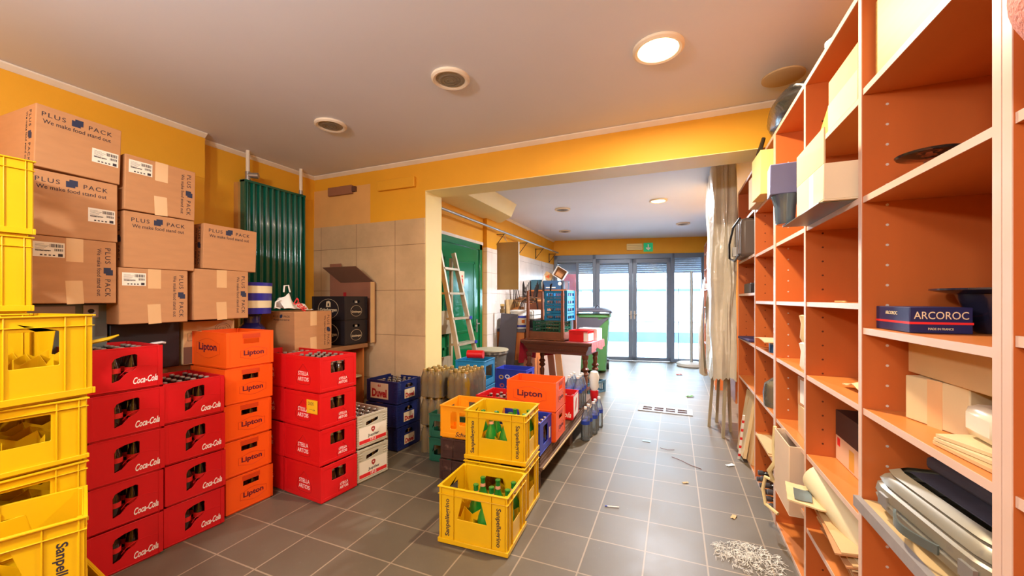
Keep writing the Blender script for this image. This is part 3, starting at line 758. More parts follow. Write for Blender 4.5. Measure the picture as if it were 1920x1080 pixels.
# black abbey crates with open carton behind
for k in range(2):
    P_ABB.put((-3.0, 2.865, .926+k*.2285), R(1), 'black crate with oval gold emblem on the counter, %s one' % ['lower', 'upper'][k], 'black abbey beer crates')
    put_bottles(P_BB, (-3.0, 2.865), R(1), .926+k*.2285+.0165, cells(.4,.29,6,4), [(5,1),(5,2)], 'brown beer bottle showing in the %s black crate' % ['lower', 'upper'][k], 'bottles in the %s black crate' % ['lower', 'upper'][k])
oc = thing('open_carton', 'large opened brown carton standing behind the black crates', 'box', (-3.0, 3.04, .926))
PURC = mat('mauve_brown_cardboard', (150,96,72), .75, var=.05)
b = MB(); b.box(-.36, -.21, .03, .038, 0, .80); b.box(-.21, .24, .03, .038, 0, .60); b.build('carton_wall', PURC, oc)
b = MB(); b.box(.232, .24, -.02, .03, 0, .60); b.build('pale_outer_side', CARDL, oc)
b = MB(); b.grid(4, 4, lambda u, v: (-.21+.44*u-.11*v, .03-.13*v, .60+.15*v), .006); b.build('carton_flap', CARDD, oc)
b = MB(); b.box(-.17,-.13,.0285,.0298,.42,.50); b.build('arrow_print', REDB, oc)

# ------------------------------------------------------------ pallet island
pl = thing('wooden_pallet', 'dark stained wooden pallet stacked with boards under the crates', 'pallet', (-.86, 2.56, 0))
b = MB()
for k in range(5):
    z = .145+k*.022; b.box(-.62-.01*k, -.002*k+(.015 if k == 1 else 0), .0+.012*k, 2.05-.02*k, z, z+.019)
b.build('stacked_board', PALLET, pl)
b = MB(); b.box(-.60, .022, .03, 2.0, .170, .180); b.build('pale_board_edge', WOODL, pl)
b = MB()
for y in (.0, .95, 1.92):
    b.box(-.60, -.03, y+.02, y+.12, .0, .02)
    for x in (-.60, -.36, -.13): b.box(x, x+.10, y+.02, y+.12, .02, .115)
b.box(-.62, -.02, .0, 2.05, .115, .145)
b.build('pallet_base', PALLET, pl)
PT = .256
# dark brown crates under the amber crate
P_BR = Proto(crate('bottle_crate', 'x', BROWN, .4, .3, .158, hx=(rrect(-.06,.06,.09,.12,.01),), hy=(), bands=((.010,.02,.003),(.07,.075,.003),(.146,.158,.004)), riby=((-.1,.02,.15),(.1,.02,.15))))
cb = corner_center((-1.625, 2.50), -1, -1, .4, .3, R(2))
for k in range(2): P_BR.put((cb[0]+.004*k, cb[1]+.006*k, k*.1585), R(2+k), 'dark brown dusty crate, %s, under the amber crate' % ['lower', 'upper'][k], 'dark brown crates')
for k in range(2): P_BR.put((cb[0]+.0, cb[1]+.32, k*.1585), R(2-k), 'dark brown dusty crate, %s, under the red open crate' % ['lower', 'upper'][k], 'dark brown crates')
am = crate('bottle_crate', 'amber orange crate with two windows and black script, on dark crates', AMBER, .4, .3, .245, hy=(rrect(-.120,-.068,.07,.20,.008), rrect(-.045,.020,.10,.20,.008), rrect(.05,.11,.10,.20,.008)), hx=(rrect(-.06,.06,.15,.2,.008),), grid=(4,3), gh=.06, bands=((.010,.04,.003),(.235,.245,.006)))
text('Schweppes', am, FM('-y', .4, .3, .0035, .025, .032), INK, w=.20, h=.044, shear=.35, bold=.01)
am.location = (cb[0], cb[1]+.01, .3175); am.rotation_euler = (0, 0, R(3))
rc = crate('bottle_crate', 'open red crate behind the amber and yellow crates', RED, .4, .3, .235, grid=(6,4), gh=.1, hx=(rrect(-.06,.06,.15,.19,.008),), bands=((.228,.235,.004),))
rc.location = (cb[0]+.10, cb[1]+.40, .3175)
rc.rotation_euler = (0, 0, R(-3))
put_bottles(P_BB, (cb[0]+.10, cb[1]+.40), R(-3), .334, cells(.4,.3,6,4), [(0,2),(1,2),(1,3),(2,2),(2,3),(3,3)], 'brown bottle standing in the open red crate behind the yellow one', 'bottles in the open red crate')
# blue crate, tea crates, cola crate on pallet
bc = crate('bottle_crate', 'royal blue crate of small bottles on the pallet edge', BLUE, .4, .285, .235, hx=(rrect(-.055,.055,.06,.19,.006),), grid=(6,4), gh=.09, bands=((.010,.016,.003),(.226,.235,.004)), gm=BLUE)
cbl = corner_center((-.862, 2.575), 1, -1, .4, .285, R(1))
bc.location = (*cbl, PT); bc.rotation_euler = (0, 0, R(1))
plate(bc, FM('+x', .4, .285, .0, .105, .10), WINK, .03, .08, 'white_print', label='scratched white print')
put_bottles(P_BB, cbl, R(1), PT+.0165, cells(.4,.285,6,4), [k for k in FULL if k[0] > 2], 'small brown bottle standing in the blue crate on the pallet', 'bottles in the blue pallet crate')
for k in range(2):
    ctx = corner_center((-.835, 2.875), 1, -1, .4, .29, R(1))
    P_TEA.put((ctx[0], ctx[1], PT+k*.229), R(1), '%s bleached orange crate of the pair on the pallet' % ['lower', 'upper open'][k], 'orange tea crates on the pallet')
sc = crate('bottle_crate', 'small red crate with white end panel on the pallet, clear bottles inside', RED2, .30, .25, .225, grid=(4,3), gh=.08, bands=((.216,.225,.003),))
plate(sc, FM('+x', .30, .25, .0, 0, .115), WINK, .23, .19, 'white_end_panel')
ow = MB(); ow.panel([(-.03,-.06),(.02,-.02),(.035,.05),(.01,.07),(-.02,.03)], [], .0008); o_ = ow.build('red_curl_print', RED2, sc, smooth=0); o_.matrix_local = FM('+x', .30, .25, .0009, .0, .115)
text('Cola', sc, FM('-y', .30, .25, .0, .08, .05), WINK, w=.11, h=.05, shear=.45, bold=.02)
csc = corner_center((-.845, 3.47), 1, -1, .30, .25, R(2)); sc.location = (*csc, PT); sc.rotation_euler = (0, 0, R(2))
P_SM = bottle([(.02,0),(.024,.005),(.024,.11),(.012,.14),(.011,.17)], CLEAR, CAP, .013, .008, 'x')
put_bottles(P_SM, csc, R(2), PT+.0165, cells(.30,.25,4,3), [(i, j) for i in range(1, 4) for j in range(3)], 'clear small bottle inside the small red pallet crate', 'clear bottles in the small red crate')
# PET water bottles
def pet(label, liquid=CLEAR, capm=WHITE, band=None, h=.32, r=.043):
    root = thing('plastic_bottle', label, 'bottle')
    prof = [(r*.8,0),(r,.008)]
    for k in range(6): prof += [(r, .02+k*.02), (r*.94, .03+k*.02)]
    prof += [(r,.15),(r,.20),(r*.75,.245),(r*.4,.28),(.013,.295),(.013,h-.015)]
    b = MB(); b.lathe([(a, z*h/.32) for a, z in prof], 14); b.build('bottle_shell', liquid, root)
    c = MB(); c.lathe([(.0155,h-.022),(.0155,h-.002),(.014,h)], 12); c.build('screw_cap', capm, root)
    if band:
        c = MB(); c.lathe([(r*1.015,h*.49),(r*1.015,h*.60)], 14); c.build('bottle_label', band, root)
    return Proto(root)
BLULAB = mat('blue_bottle_label', (40,70,180), .4)
P_PET = pet('x', CLEAR, WHITE, BLULAB)
for k, (x, y) in enumerate([(-.79,3.74),(-.785,3.85),(-.755,3.96),(-.76,4.07),(-.74,4.18)]):
    P_PET.put((x, y, 0), k*.7, 'clear ribbed water bottle standing on the floor beside the pallet', 'water bottles on the floor by the pallet')
for i in range(2):
    for j in range(3):
        P_PET.put((-.90-i*.09, 3.90+j*.10, PT), i+j*.8, 'clear water bottle with blue label standing on the pallet behind the small red crate', 'water bottles on the pallet')
# cloth/glove hanging by bottles: white bag with red base
wb = thing('crumpled_bag', 'crumpled white bag with red lower part between the water bottles', 'bag', (-.80, 4.24, .24))
b = MB(); b.lathe([(.03,.13),(.05,.17),(.045,.22),(.055,.28),(.04,.33),(.02,.34)], 12); b.build('bag_top', PAPERW, wb)
b = MB(); b.lathe([(.02,0),(.035,.03),(.045,.08),(.045,.13),(.03,.131)], 12); b.build('red_bag_bottom', RED, wb)
# pallet soda packs shrink-wrapped
P_SOD = pet('x', SODA, CAPG, None, h=.245, r=.036)
def pack(cx, cy, z, nx, ny, lab, rz=0, lay=''):
    for i in range(nx):
        for j in range(ny):
            x, y = (i-(nx-1)/2)*.074, (j-(ny-1)/2)*.074
            c, s = math.cos(rz), math.sin(rz)
            P_SOD.put((cx+c*x-s*y, cy+s*x+c*y, z), i+j, 'yellow soda bottle in the %s' % lab, 'soda bottles in the %s' % lab)
    w = nx*.074/2+.003; d = ny*.074/2+.003
    b = MB()
    def wf(u, v):
        a = 2*PI*u; q = .78
        ca, sa = math.cos(a), math.sin(a)
        k = (abs(ca)**6+abs(sa)**6)**(-1/6)
        sh = 1-.12*max(0, v-.72)/.28+.006*math.sin(u*70)*math.sin(v*9)
        return (ca*k*w*sh, sa*k*d*sh, .006+v*.225+.004*math.sin(u*60))
    b.grid(44, 8, wf)
    o = b.build('shrink_wrap_film', WRAP, None, loc=(cx, cy, z), rz=rz)
    tag(o, 'clear shrink film around the %s' % lab, 'plastic film')
for k in range(3):
    pack(-1.975, 3.02+.0, k*.247, 3, 4, 'left soda pack, %s layer, by the yellow pillar' % ['bottom', 'middle', 'top'][k])
    pack(-1.715, 3.08+.0, k*.247, 3, 5, 'right soda pack, %s layer, by the yellow pillar' % ['bottom', 'middle', 'top'][k])
# silver can rows behind packs
gc = thing('green_crate_stack', 'x', 'crate'); bpy.data.objects.remove(gc)
P_GR = Proto(crate('plastic_crate', 'x', GREENP, .36, .26, .20, hx=(rrect(-.08,.08,.06,.14,.006),), hy=(rrect(-.14,.14,.06,.14,.006),), bands=((.19,.20,.006),(.010,.018,.003))))
for k in range(2): P_GR.put((-1.72+.0, 2.915-.02, k*.2005), R(3), 'dark green open crate, %s of two, in front of the soda packs' % ['lower', 'upper'][k], 'dark green crates')

# ------------------------------------------------------------ room shell
def struct(name, b, m, **k): return b.build(name, m, kind='structure', smooth=k.pop('smooth', 0), **k)
YB0, YB1 = 3.12, 3.39; XO = -2.19; XL = -3.64; XR = 1.0; XRL = -2.55
b = MB(); b.box(-4.0, 1.3, -2.2, 9.75, -.06, 0); struct('floor', b, FLOORM)
b = MB(); b.box(-4.0, 1.3, -2.2, 9.6, CEIL, CEIL+.08); struct('ceiling', b, WHITEP)
b = MB(); b.box(XL-.1, XL, -1.8, YB0, 0, CEIL); b.box(XL, -3.50, -1.8, 1.96, 2.33, CEIL-.0005); b.box(XL, -3.505, -1.8, 1.96, 0, 2.33); struct('wall_left', b, PAINT)
b = MB(); b.box(XL-.1, XO, YB0, YB1, 0, CEIL-.001); b.box(XO, XR, YB0, YB1, 2.39, CEIL-.001); struct('wall_middle', b, PAINT)
b = MB(); b.box(XR, XR+.1, -1.8, 9.5, 0, CEIL-.001); struct('wall_right', b, PAINT)
b = MB(); b.box(XL-.1, XR+.1, -1.9, -1.8, 0, CEIL-.001); struct('wall_behind', b, PAINT)
b = MB(); b.box(XO, XO+.004, YB0-.002, YB1+.002, 0, 2.386); b.box(XO, .56, YB0-.002, YB1+.002, 2.386, 2.39); struct('lit_jamb_trim', b, CREAM)  # cream sheet paints the light on the yellow jamb; beam underside lined likewise
b = MB(); b.box(XL+.001, XO-.001, YB0-.010, YB0-.0005, 0, 2.13); struct('trim_2', b, TILEW)
b = MB(); b.box(XL+.0, -2.86, YB0-.0025, YB0-.0003, 2.131, 2.53); struct('trim_3', b, mat('unpainted_cream_patch', (222,168,98), .6, var=.05))
def cove(name, x0, y0, x1, y1, z=CEIL, s=.035):
    d = Vector((x1-x0, y1-y0, 0)); n = Vector((-d.y, d.x, 0)).normalized()
    b = MB(); v = []
    for p in (Vector((x0, y0, 0)), Vector((x1, y1, 0))):
        for a, c in ((0,-.002),(s,-.002),(s*.92,-.3*s),(s*.35,-.75*s),(0,-s)):
            v.append(p+n*a+Vector((0,0,z+c)))
    f = [(i, (i+1) % 5, 5+(i+1) % 5, 5+i) for i in range(5)]+[(4,3,2,1,0),(5,6,7,8,9)]
    b.add(v, f); return struct(name, b, COVE)
cove('trim_4', XL+.001, YB0, XL+.001, 1.965)
for o in [bpy.data.objects['trim_4']]: pass
cove('trim_5', XR, YB0-.001, XL, YB0-.001)
cove('trim_6', -3.499, 1.96, -3.499, -1.8)
bpy.data.objects['trim_4'].scale = (1,1,1)
# rear room left wall with tiles, pilaster, green door
b = MB(); b.box(XRL-.12, XRL, YB1, 8.80, 0, CEIL-.001); b.box(XRL, XRL+.06, 5.05, 5.38, 0, CEIL-.14); struct('wall_rear_left', b, PAINT)
b = MB(); b.box(XRL, XRL+.006, 5.385, 8.60, 0, 2.14); b.box(XRL, XRL+.066, 5.045, 5.385, 0, 2.10); b.box(XRL, XRL+.006, YB1, 5.04, 2.125, 2.17); struct('trim_7', b, TILER)
b = MB(); b.add([(XRL,YB1,2.52),(XRL+.42,YB1,2.52),(XRL+.42,5.1,2.52),(XRL+.12,5.42,2.52),(XRL,5.42,2.52)]+[(XRL,YB1,CEIL-.002),(XRL+.50,YB1,CEIL-.002),(XRL+.50,5.1,CEIL-.002),(XRL+.12,5.50,CEIL-.002),(XRL,5.50,CEIL-.002)], [(4,3,2,1,0),(5,6,7,8,9),(0,1,6,5),(1,2,7,6),(2,3,8,7),(3,4,9,8),(4,0,5,9)]); struct('trim_8', b, CREAM)
cove('trim_9', XRL+.001, 8.60, XRL+.001, 5.5)
dg = thing('door_2', None, None, (XRL, 4.33, 0)); tag(dg, kind='structure')
b = MB(); b.box(.004,.05,-.60,-.52,0,2.12); b.box(.004,.05,.52,.60,0,2.12); b.box(.004,.05,-.60,.60,2.04,2.12); b.build('door_frame', GREEND, dg, bevel=.004)
b = MB(); b.box(.002,.03,-.52,.52,.01,2.04)
for z0, z1 in ((.20,.78),(.92,1.86)):
    for w, e in ((.40,.038),(.36,.032)):
        b.box(.03, e, -w, w, z0, z0+.03); b.box(.03, e, -w, w, z1-.03, z1); b.box(.03, e, -w, -w+.03, z0, z1); b.box(.03, e, w-.03, w, z0, z1)
b.build('door_leaf', GREEND, dg, bevel=.003)
b = MB(); b.tube([(.03,.46,1.02),(.075,.46,1.02),(.08,.36,1.02)], .009, 8); b.box(.03,.036,.44,.48,.90,1.08); b.build('door_handle', STEEL, dg)
plate(dg, Matrix.Translation((.031, .06, 1.62)) @ FM('+x', 0, 0), LABEL, .11, .19, 'sign_plate')
b = MB(); b.lathe([(.016,0),(.016,.001)], 12); b.panel([(-.022,-.055),(.022,-.055),(.016,.02),(-.016,.02)], [], .0008); o_ = b.build('sign_pictogram', REDINK, dg, smooth=0); o_.matrix_local = Matrix.Translation((.0322, .06, 1.60)) @ FM('+x', 0, 0)
o_2 = MB().lathe([(.016,0),(.016,.001)], 12).build('sign_pictogram', REDINK, dg); o_2.matrix_local = Matrix.Translation((.0322, .06, 1.65)) @ FM('+x', 0, 0)

# far wall, skewed, local frame: x along the wall, y outward
FWa = 11.446; A0 = (-1.277, 8.866)
def FW(t, z=0, out=0):
    a = R(FWa); return (A0[0]+t*math.cos(a)-out*math.sin(a), A0[1]+t*math.sin(a)+out*math.cos(a), z)
FWM = Matrix.Translation((*A0, 0)) @ Matrix.Rotation(R(FWa), 4, 'Z')
b = MB(); b.box(-1.55, 2.45, 0, .15, 2.345, CEIL-.001, FWM); b.box(-1.55, -1.2855, .0, .15, 0, 2.344, FWM); struct('wall_far', b, PAINT)
df = thing('door_1', None, None); tag(df, kind='structure'); df.matrix_world = FWM
b = MB(); b.box(-1.285,-1.21,-.03,.05,0,2.345); b.box(1.84,1.90,-.03,.05,0,2.345); b.box(-1.285,2.35,-.03,.05,2.24,2.345); b.box(-1.21,-.42,-.02,.05,2.18,2.24); b.box(-1.285,-.42,-.02,.05,0,.07); b.box(1.30,1.84,-.02,.05,0,.07); b.box(1.90,2.35,-.02,.05,0,2.24)
b.box(-.425,-.35,-.03,.05,0,2.345); b.box(1.225,1.30,-.03,.05,0,2.345); b.box(-.79,-.73,-.02,.045,.07,2.18); b.build('door_frame', DFRAME, df, bevel=.004)
for k, (a0, a1) in enumerate(((-.35,.435),(.439,1.225))):
    lf = MB(); lf.box(a0,a0+.085,-.035,.03,.01,2.235); lf.box(a1-.085,a1,-.035,.03,.01,2.235); lf.box(a0,a1,-.035,.03,2.145,2.235); lf.box(a0,a1,-.035,.03,.01,.085)
    lo = lf.build('door_leaf', DFRAME, df, bevel=.004)
    pn = MB(); pn.box(a0+.085,a1-.085,-.004,.004,.085,2.145); pn.build('pane', PANE, lo, smooth=0)
    hd = MB(); hx_ = .40 if k == 0 else .475
    hd.tube([(hx_,-.035,1.02),(hx_,-.08,1.02),(hx_+(-.10 if k == 0 else .10),-.08,1.02)], .009, 8); hd.box(hx_-.015,hx_+.015,-.042,-.035,.92,1.10); hd.build('handle', STEEL, lo)
pn = MB(); pn.box(-1.21,-.425,-.004,.004,.07,2.18); pn.build('pane', PANE, df, smooth=0)
pn = MB(); pn.box(1.30,1.84,-.004,.004,.07,2.24); pn.build('pane', PANE, df, smooth=0)
# roller shutter outside
rs = thing('roller_shutter', 'grey slatted roller shutter drawn half up outside the glass doors', 'shutter'); rs.matrix_world = FWM
b = MB()
for k in range(9):
    z = 1.93+k*.046; b.box(-1.25,1.90,.16,.175,z,z+.038); b.box(-1.25,1.90,.155,.18,z+.036,z+.044)
b.build('shutter_slats', mat('grey_shutter_aluminium', (150,158,170), .5, .3), rs)
b = MB(); b.box(-1.27,-1.25,.12,.2,0,2.345); b.box(1.90,1.93,.12,.2,0,2.345); b.build('guide_rail', DFRAME, rs)
# outside
b = MB(); b.box(-9, 8, .15, 9, -.08, -.02, FWM); struct('floor_outside', b, mat('pale_concrete', (206,204,200), .8, var=.06, nscale=3))
hs = thing('white_garage', 'white low building with blue-grey eaves across the yard, seen through the glass doors', 'building'); hs.matrix_world = FWM
b = MB(); b.box(-8, 7, 4.2, 4.5, -.02, 1.95); b.build('facade', mat('white_facade', (238,240,242), .7, var=.03), hs)
b = MB(); b.box(-8, 7, 4.12, 4.2, 1.60, 1.68); b.box(-8, 7, 4.15, 4.2, .62, .64); b.build('eaves_band', mat('blue_grey_eaves', (50,74,104), .6), hs)
b = MB(); b.box(-8, 7, 4.1, 4.2, -.02, .30); b.build('plinth', mat('speckled_plinth', (70,90,112), .8, var=.3, nscale=30), hs)
rn = MB(); rn.box(-1.16,-.80,.30,.34,.0,2.2); o_ = rn.build('red_banner', mat('pink_red_panel', (206,92,106), .7, var=.05)); o_.matrix_world = FWM; tag(o_, 'tall pinkish red panel outside the left pane', 'panel')
tb = MB(); tb.box(-.70,-.46,2.4,2.6,-.02,1.6); o_ = tb.build('turquoise_hoarding', mat('turquoise_panel', (120,200,210), .6)); o_.matrix_world = FWM; tag(o_, 'pale turquoise panel standing in the yard behind the left pane', 'panel')
# birds/lamps dots on the roof (roof tiles edge)
# exit sign & fitting
es = thing('exit_sign', 'green exit sign with white down arrow above the glass doors', 'sign'); es.matrix_world = FWM @ Matrix.Translation((.762, -.003, 2.487))
b = MB(); b.box(-.095,.095,-.025,0,-.095,.095); b.build('sign_box', mat('exit_green', (10,150,96), .4, emit=((10,150,96), .5)), es)
b = MB(); b.panel([(-.012,.06),(-.012,-.005),(-.05,-.005),(-.05,-.022),(0,-.07),(.05,-.022),(.05,-.005),(.012,-.005),(.012,.06)][::-1], [], .001); o_ = b.build('sign_arrow', WINK, es, smooth=0); o_.matrix_local = FM('-y', 0, .05, .0005)
el = thing('emergency_light', 'cream rectangular emergency light left of the exit sign', 'light'); el.matrix_world = FWM @ Matrix.Translation((.475, -.003, 2.50))
b = MB(); b.box(-.165,.165,-.05,0,-.07,.07); b.build('light_housing', CREAM, el, bevel=.006)
b = MB()
for k in range(3): b.box(-.15,.15,-.053,-.05,-.045+k*.035,-.038+k*.035)
b.build('housing_ribs', mat('brownish_ribs', (180,150,120), .6), el)
# umbrella base & pole by right pane
ub = thing('parasol_base', 'round concrete parasol base with a tall pale pole by the glass doors', 'parasol stand', (.30, 8.72, 0))
b = MB(); b.lathe([(.24,0),(.26,.01),(.26,.06),(.22,.075),(.03,.08)], 28); b.build('base_disc', mat('pale_concrete_disc', (214,210,200), .8), ub)
b = MB(); b.cyl((.02,0,.07),(.02,0,1.92),.028); b.build('pole', mat('pale_grey_pole', (176,184,180), .4, .4), ub)
b = MB(); b.tube([(-.22,.05,.05),(-.22,.05,1.80),(-.10,.04,1.92),(.02,0,1.92)], .007, 8); b.build('thin_rod', GREYM, ub)

# ------------------------------------------------------------ ceiling fittings
def downlight(x, y, label, mats=None, lit=False, r=.115):
    root = thing('ceiling_downlight', label, 'ceiling light', (x, y, CEIL))
    b = MB(); b.lathe([(r,-.001),(r,-.014),(r-.012,-.022),(r-.026,-.018),(r-.030,-.004)], 32); b.build('trim_ring', COVE, root)
    b = MB(); b.lathe([(r-.03,-.012),(r-.05,-.016),(.004,-.019)], 28)
    lens = mat('lit_lens', (255,232,190), .5, emit=((255,226,170), 9)) if lit else mat('dull_frosted_lens', (150,140,120), .35, var=.15, nscale=60)
    b.build('lens', lens, root)
    b = MB()
    if not lit:
        for k in range(3): 
            rr = .02+k*.02
            b.tube([(rr*math.cos(a*PI/10), rr*math.sin(a*PI/10), -.0195+.0) for a in range(21)], .0015, 5)
        b.build('lens_rings', mat('grey_ring', (120,110,96), .5), root)
    return root
downlight(-.08, 2.21, 'lit round ceiling downlight glowing near the bookcase', lit=True, r=.13)
downlight(-1.245, 2.03, 'unlit round downlight in the middle of the near ceiling')
downlight(-2.42, 2.22, 'unlit round downlight near the cartons')
downlight(-1.53, 5.63, 'unlit downlight in the back room, nearer left one')
downlight(-.20, 5.62, 'bright round downlight in the back room', lit=True)
downlight(-1.98, 7.45, 'unlit downlight in the back room, far left near the door wall')
downlight(.14, 7.5, 'unlit downlight in the back room, far right')
sp_ = thing('ceiling_vent', 'round tan ceiling vent half hidden behind the bookcase top', 'vent', (.60, 2.78, CEIL))
b = MB(); b.lathe([(.11,-.001),(.11,-.010),(.095,-.016),(.01,-.017)], 32); b.build('vent_disc', mat('tan_vent', (206,176,130), .6), sp_)

# ------------------------------------------------------------ radiator, pipes, wall boxes
rd = thing('column_radiator', 'tall glossy dark green panel radiator on the left wall', 'radiator', (XL, 2.60, 0))
b = MB()
def rf(u, v):
    return (.10+.016*math.sin(u*2*PI*10-.8), -.30+.60*u, 1.0+1.415*v)
b.grid(160, 2, rf, .02); b.box(.06,.115,-.31,-.295,1.0,2.42); b.box(.06,.115,.295,.31,1.0,2.42); b.box(.05,.12,-.31,.31,2.405,2.425); b.box(.06,.115,-.31,.31,.985,1.005)
b.build('radiator_panel', GREENR, rd)
b = MB(); b.box(.0,.06,-.33,-.30,1.1,2.40); b.build('side_batten', mat('tan_batten', (196,140,70), .6), rd)
for yy, zz in ((-.27, 2.425), (.27, 2.43)):
    b = MB(); b.cyl((.10,yy,zz),(.10,yy,CEIL),.016); b.build('feed_pipe', COVE, rd)
b = MB(); b.cyl((.10,-.27,2.43),(.10,-.27,2.50),.022); b.cyl((.10,-.27,2.47),(.17,-.22,2.47),.022,.026); b.build('valve', STEEL, rd)
b = MB(); b.cyl((.10,.27,2.43),(.10,.27,2.47),.020); b.build('valve', STEEL, rd)
def K(x): return x*1.0263
def KZ(z): return CAMH+(z-CAMH)*1.0263
wb1 = thing('wall_junction_box', 'brown narrow box on the unpainted patch of the tiled wall', 'box', (-3.24, YB0-.003, KZ(2.465)))
b = MB(); b.box(-.17,.16,-.03,0,-.045,.045); b.build('box_body', mat('brown_grey_plastic', (150,100,72), .6), wb1, bevel=.004)
b = MB(); b.box(.16,.205,-.028,0,-.026,.026); b.build('box_end', mat('dark_brown_plastic_end', (96,62,46), .6), wb1)
wb2 = thing('painted_emergency_light', 'yellow-painted long flat fitting above the tiled wall', 'wall fitting', (-2.52, YB0-.001, KZ(2.455)))
b = MB(); b.box(-.225,.225,-.035,0,-.05,.05); b.build('fitting_body', PAINT, wb2, bevel=.006)

# rail with brackets in the back room
rl = thing('wall_rail', 'long steel pipe rail on black brackets along the back room wall', 'rail', (XRL+.15, 6.3, 2.37))
b = MB(); b.cyl((0,-2.9,0),(0,2.15,.02),.016); b.build('pipe', STEEL, rl)
b = MB()
for y in (-.85, .15, 1.05, 1.95):
    b.box(-.148,-.14,y-.012,y+.012,-.22,-.01); b.box(-.14,.02,y-.008,y+.008,-.028,-.018); b.tube([(-.14,y,-.2),(.0,y,-.03)], .006, 6)
    b.build('bracket', DARKST, rl); b = MB()
hk = MB(); hk.tube([(0,-.80,-.016),(0.0,-.80,-.05),(.015,-.80,-.09),(.0,-.80,-.12),(-.012,-.80,-.09)], .004, 6); hk.build('hook', STEEL, rl)

bd = thing('hanging_board', 'ochre brown board hanging on the rail in the back room', 'board', (-2.345, 5.46, 1.50), R(3))
b = MB(); b.box(-.17,.18,-.012,.012,0,.72); b.build('board_panel', BROWNB, bd, bevel=.002)
b = MB(); b.box(.18,.186,-.013,.013,0,.72); b.build('white_edge', WHITE, bd)
b = MB(); b.tube([(0,0,.72),(-.03,0,.77),(-.05,0,.78)], .003, 6); b.build('board_wire', STEEL, bd)

# ------------------------------------------------------------ ladder
ld = thing('step_ladder', 'old paint-spattered step ladder leaning open by the green door', 'ladder', (-2.42, 3.86, 0))
def bar(b, p, q, w, d):
    p = Vector(p); q = Vector(q); dd = (q-p).normalized(); u = Vector((0,1,0)) if abs(dd.y) < .9 else Vector((1,0,0))
    u = (u-dd*u.dot(dd)).normalized(); v_ = dd.cross(u)
    vs = [p+u*a*w/2+v_*c*d/2 for a, c in ((-1,-1),(1,-1),(1,1),(-1,1))]+[q+u*a*w/2+v_*c*d/2 for a, c in ((-1,-1),(1,-1),(1,1),(-1,1))]
    b.add(vs, [(3,2,1,0),(4,5,6,7),(0,1,5,4),(1,2,6,5),(2,3,7,6),(3,0,4,7)])
fb, ft = .44, .0
for y in (-.19, .19):
    q = MB(); bar(q, (fb,y*1.15,0), (ft,y*.8,1.90), .028, .05); q.build('front_rail', ALU, ld)
    q = MB(); bar(q, (-.08,y*1.15,0), (ft-.03,y*.8,1.84), .04, .03); q.build('rear_rail', WOODW, ld)
for k in range(6):
    z = .30+k*.28; x = fb+(ft-fb)*z/1.90; w = .19*(1.15-.35*z/1.90)
    q = MB(); q.box(x-.075,x+.035,-w,w,z-.012,z+.012); q.build('tread', ALU, ld)
    if k in (1, 2, 3): q = MB(); q.box(x+.033,x+.045,w-.02,w+.03,z-.016,z+.016); q.build('blue_tread_end', BLUE, ld)
q = MB(); q.box(-.06,-.035,-.18,.18,.95,1.22); q.build('wooden_backing', WOODW, ld)
q = MB(); q.box(-.075,-.05,-.19,.19,.45,.68); q.build('wooden_backing', WOODW, ld)

# mortar tub with things
tub = thing('mortar_tub', 'tall black mortar barrel crusted with grey cement', 'tub', (-2.27, 4.72, 0))
b = MB(); b.lathe([(.155,0),(.165,.01),(.212,.635),(.232,.64),(.232,.675),(.218,.675),(.20,.635),(.15,.03)], 32); b.build('tub_body', GREYRUB, tub)
b = MB(); b.lathe([(.222,.673),(.238,.675),(.235,.690),(.220,.690)], 32); b.build('crusted_rim', DIRTYRIM, tub)
b = MB(); b.grid(14, 14, lambda u, v: (.185*(u*2-1)*(1-.27*abs(v*2-1)), .185*(v*2-1)*(1-.27*abs(u*2-1)), .60+.04*noise.noise(Vector((u*4, v*4, 0)))), .02); tag(b.build('rubble', DIRTYRIM, None, loc=(-2.27,4.72,0)), 'grey rubble filling the mortar barrel', 'rubble', kind='stuff')
rc_ = MB(); rc_.cyl((-1.90,3.42,.810),(-1.74,3.45,.810),.040,n=18); tag(rc_.build('red_tube', RED), 'short red cylinder lying on the light blue crates behind the soda packs', 'tube')
P_SB = Proto(crate('plastic_crate', 'x', SKYB, .30, .27, .255, hx=(rrect(-.09,.09,.07,.2,.01),), hy=(rrect(-.12,.12,.07,.2,.01),), bands=((.245,.255,.006),)))
for k in range(3): P_SB.put((-1.82, 3.435, k*.2555), R(4), 'light blue crate, %s of three, behind the soda packs' % ['lowest', 'middle', 'topmost'][k], 'light blue crates behind the soda')
# patterned blue crate
bx = crate('bottle_crate', 'royal blue crate with coloured print, standing behind the orange crates', BLUE, .40, .27, .30, hx=(rrect(-.06,.06,.22,.26,.01),), bands=((.29,.30,.005),), grid=(4,3), gh=.1)
for i, (u, v, cc) in enumerate(((-.12,.2,(210,170,90)),(-.04,.21,(230,230,240)),(.05,.19,(200,80,90)),(-.11,.10,(200,90,90)),(-.02,.09,(225,200,140)),(.08,.11,(220,220,240)))):
    e = MB(); e.panel(ell(.032,.026,14), [ell(.018,.014,10)], .0008); o_ = e.build('printed_medallion', mat('print_%d' % i, cc, .5, var=0), bx, smooth=0); o_.matrix_local = FM('-y', .40, .27, .0, u, v)
bx.location = (-1.80, 4.42, .22); bx.rotation_euler = (0, 0, R(-1))
b = MB(); b.box(-.21,.21,-.16,.16,0,.218); tag(b.build('plain_carton', CARDD, None, loc=(-1.80,4.42,0), bevel=.004), 'dark brown carton under the royal blue printed crate', 'box')
b = MB(); b.box(-.20,.20,-.01,.01,-.12,.12); o_ = b.build('grey_plank', WOODW, None, loc=(-2.02,4.05,.44)); o_.rotation_euler = (R(0), R(-25), R(70)); tag(o_, 'weathered plank end leaning between tub and blue crate', 'plank')
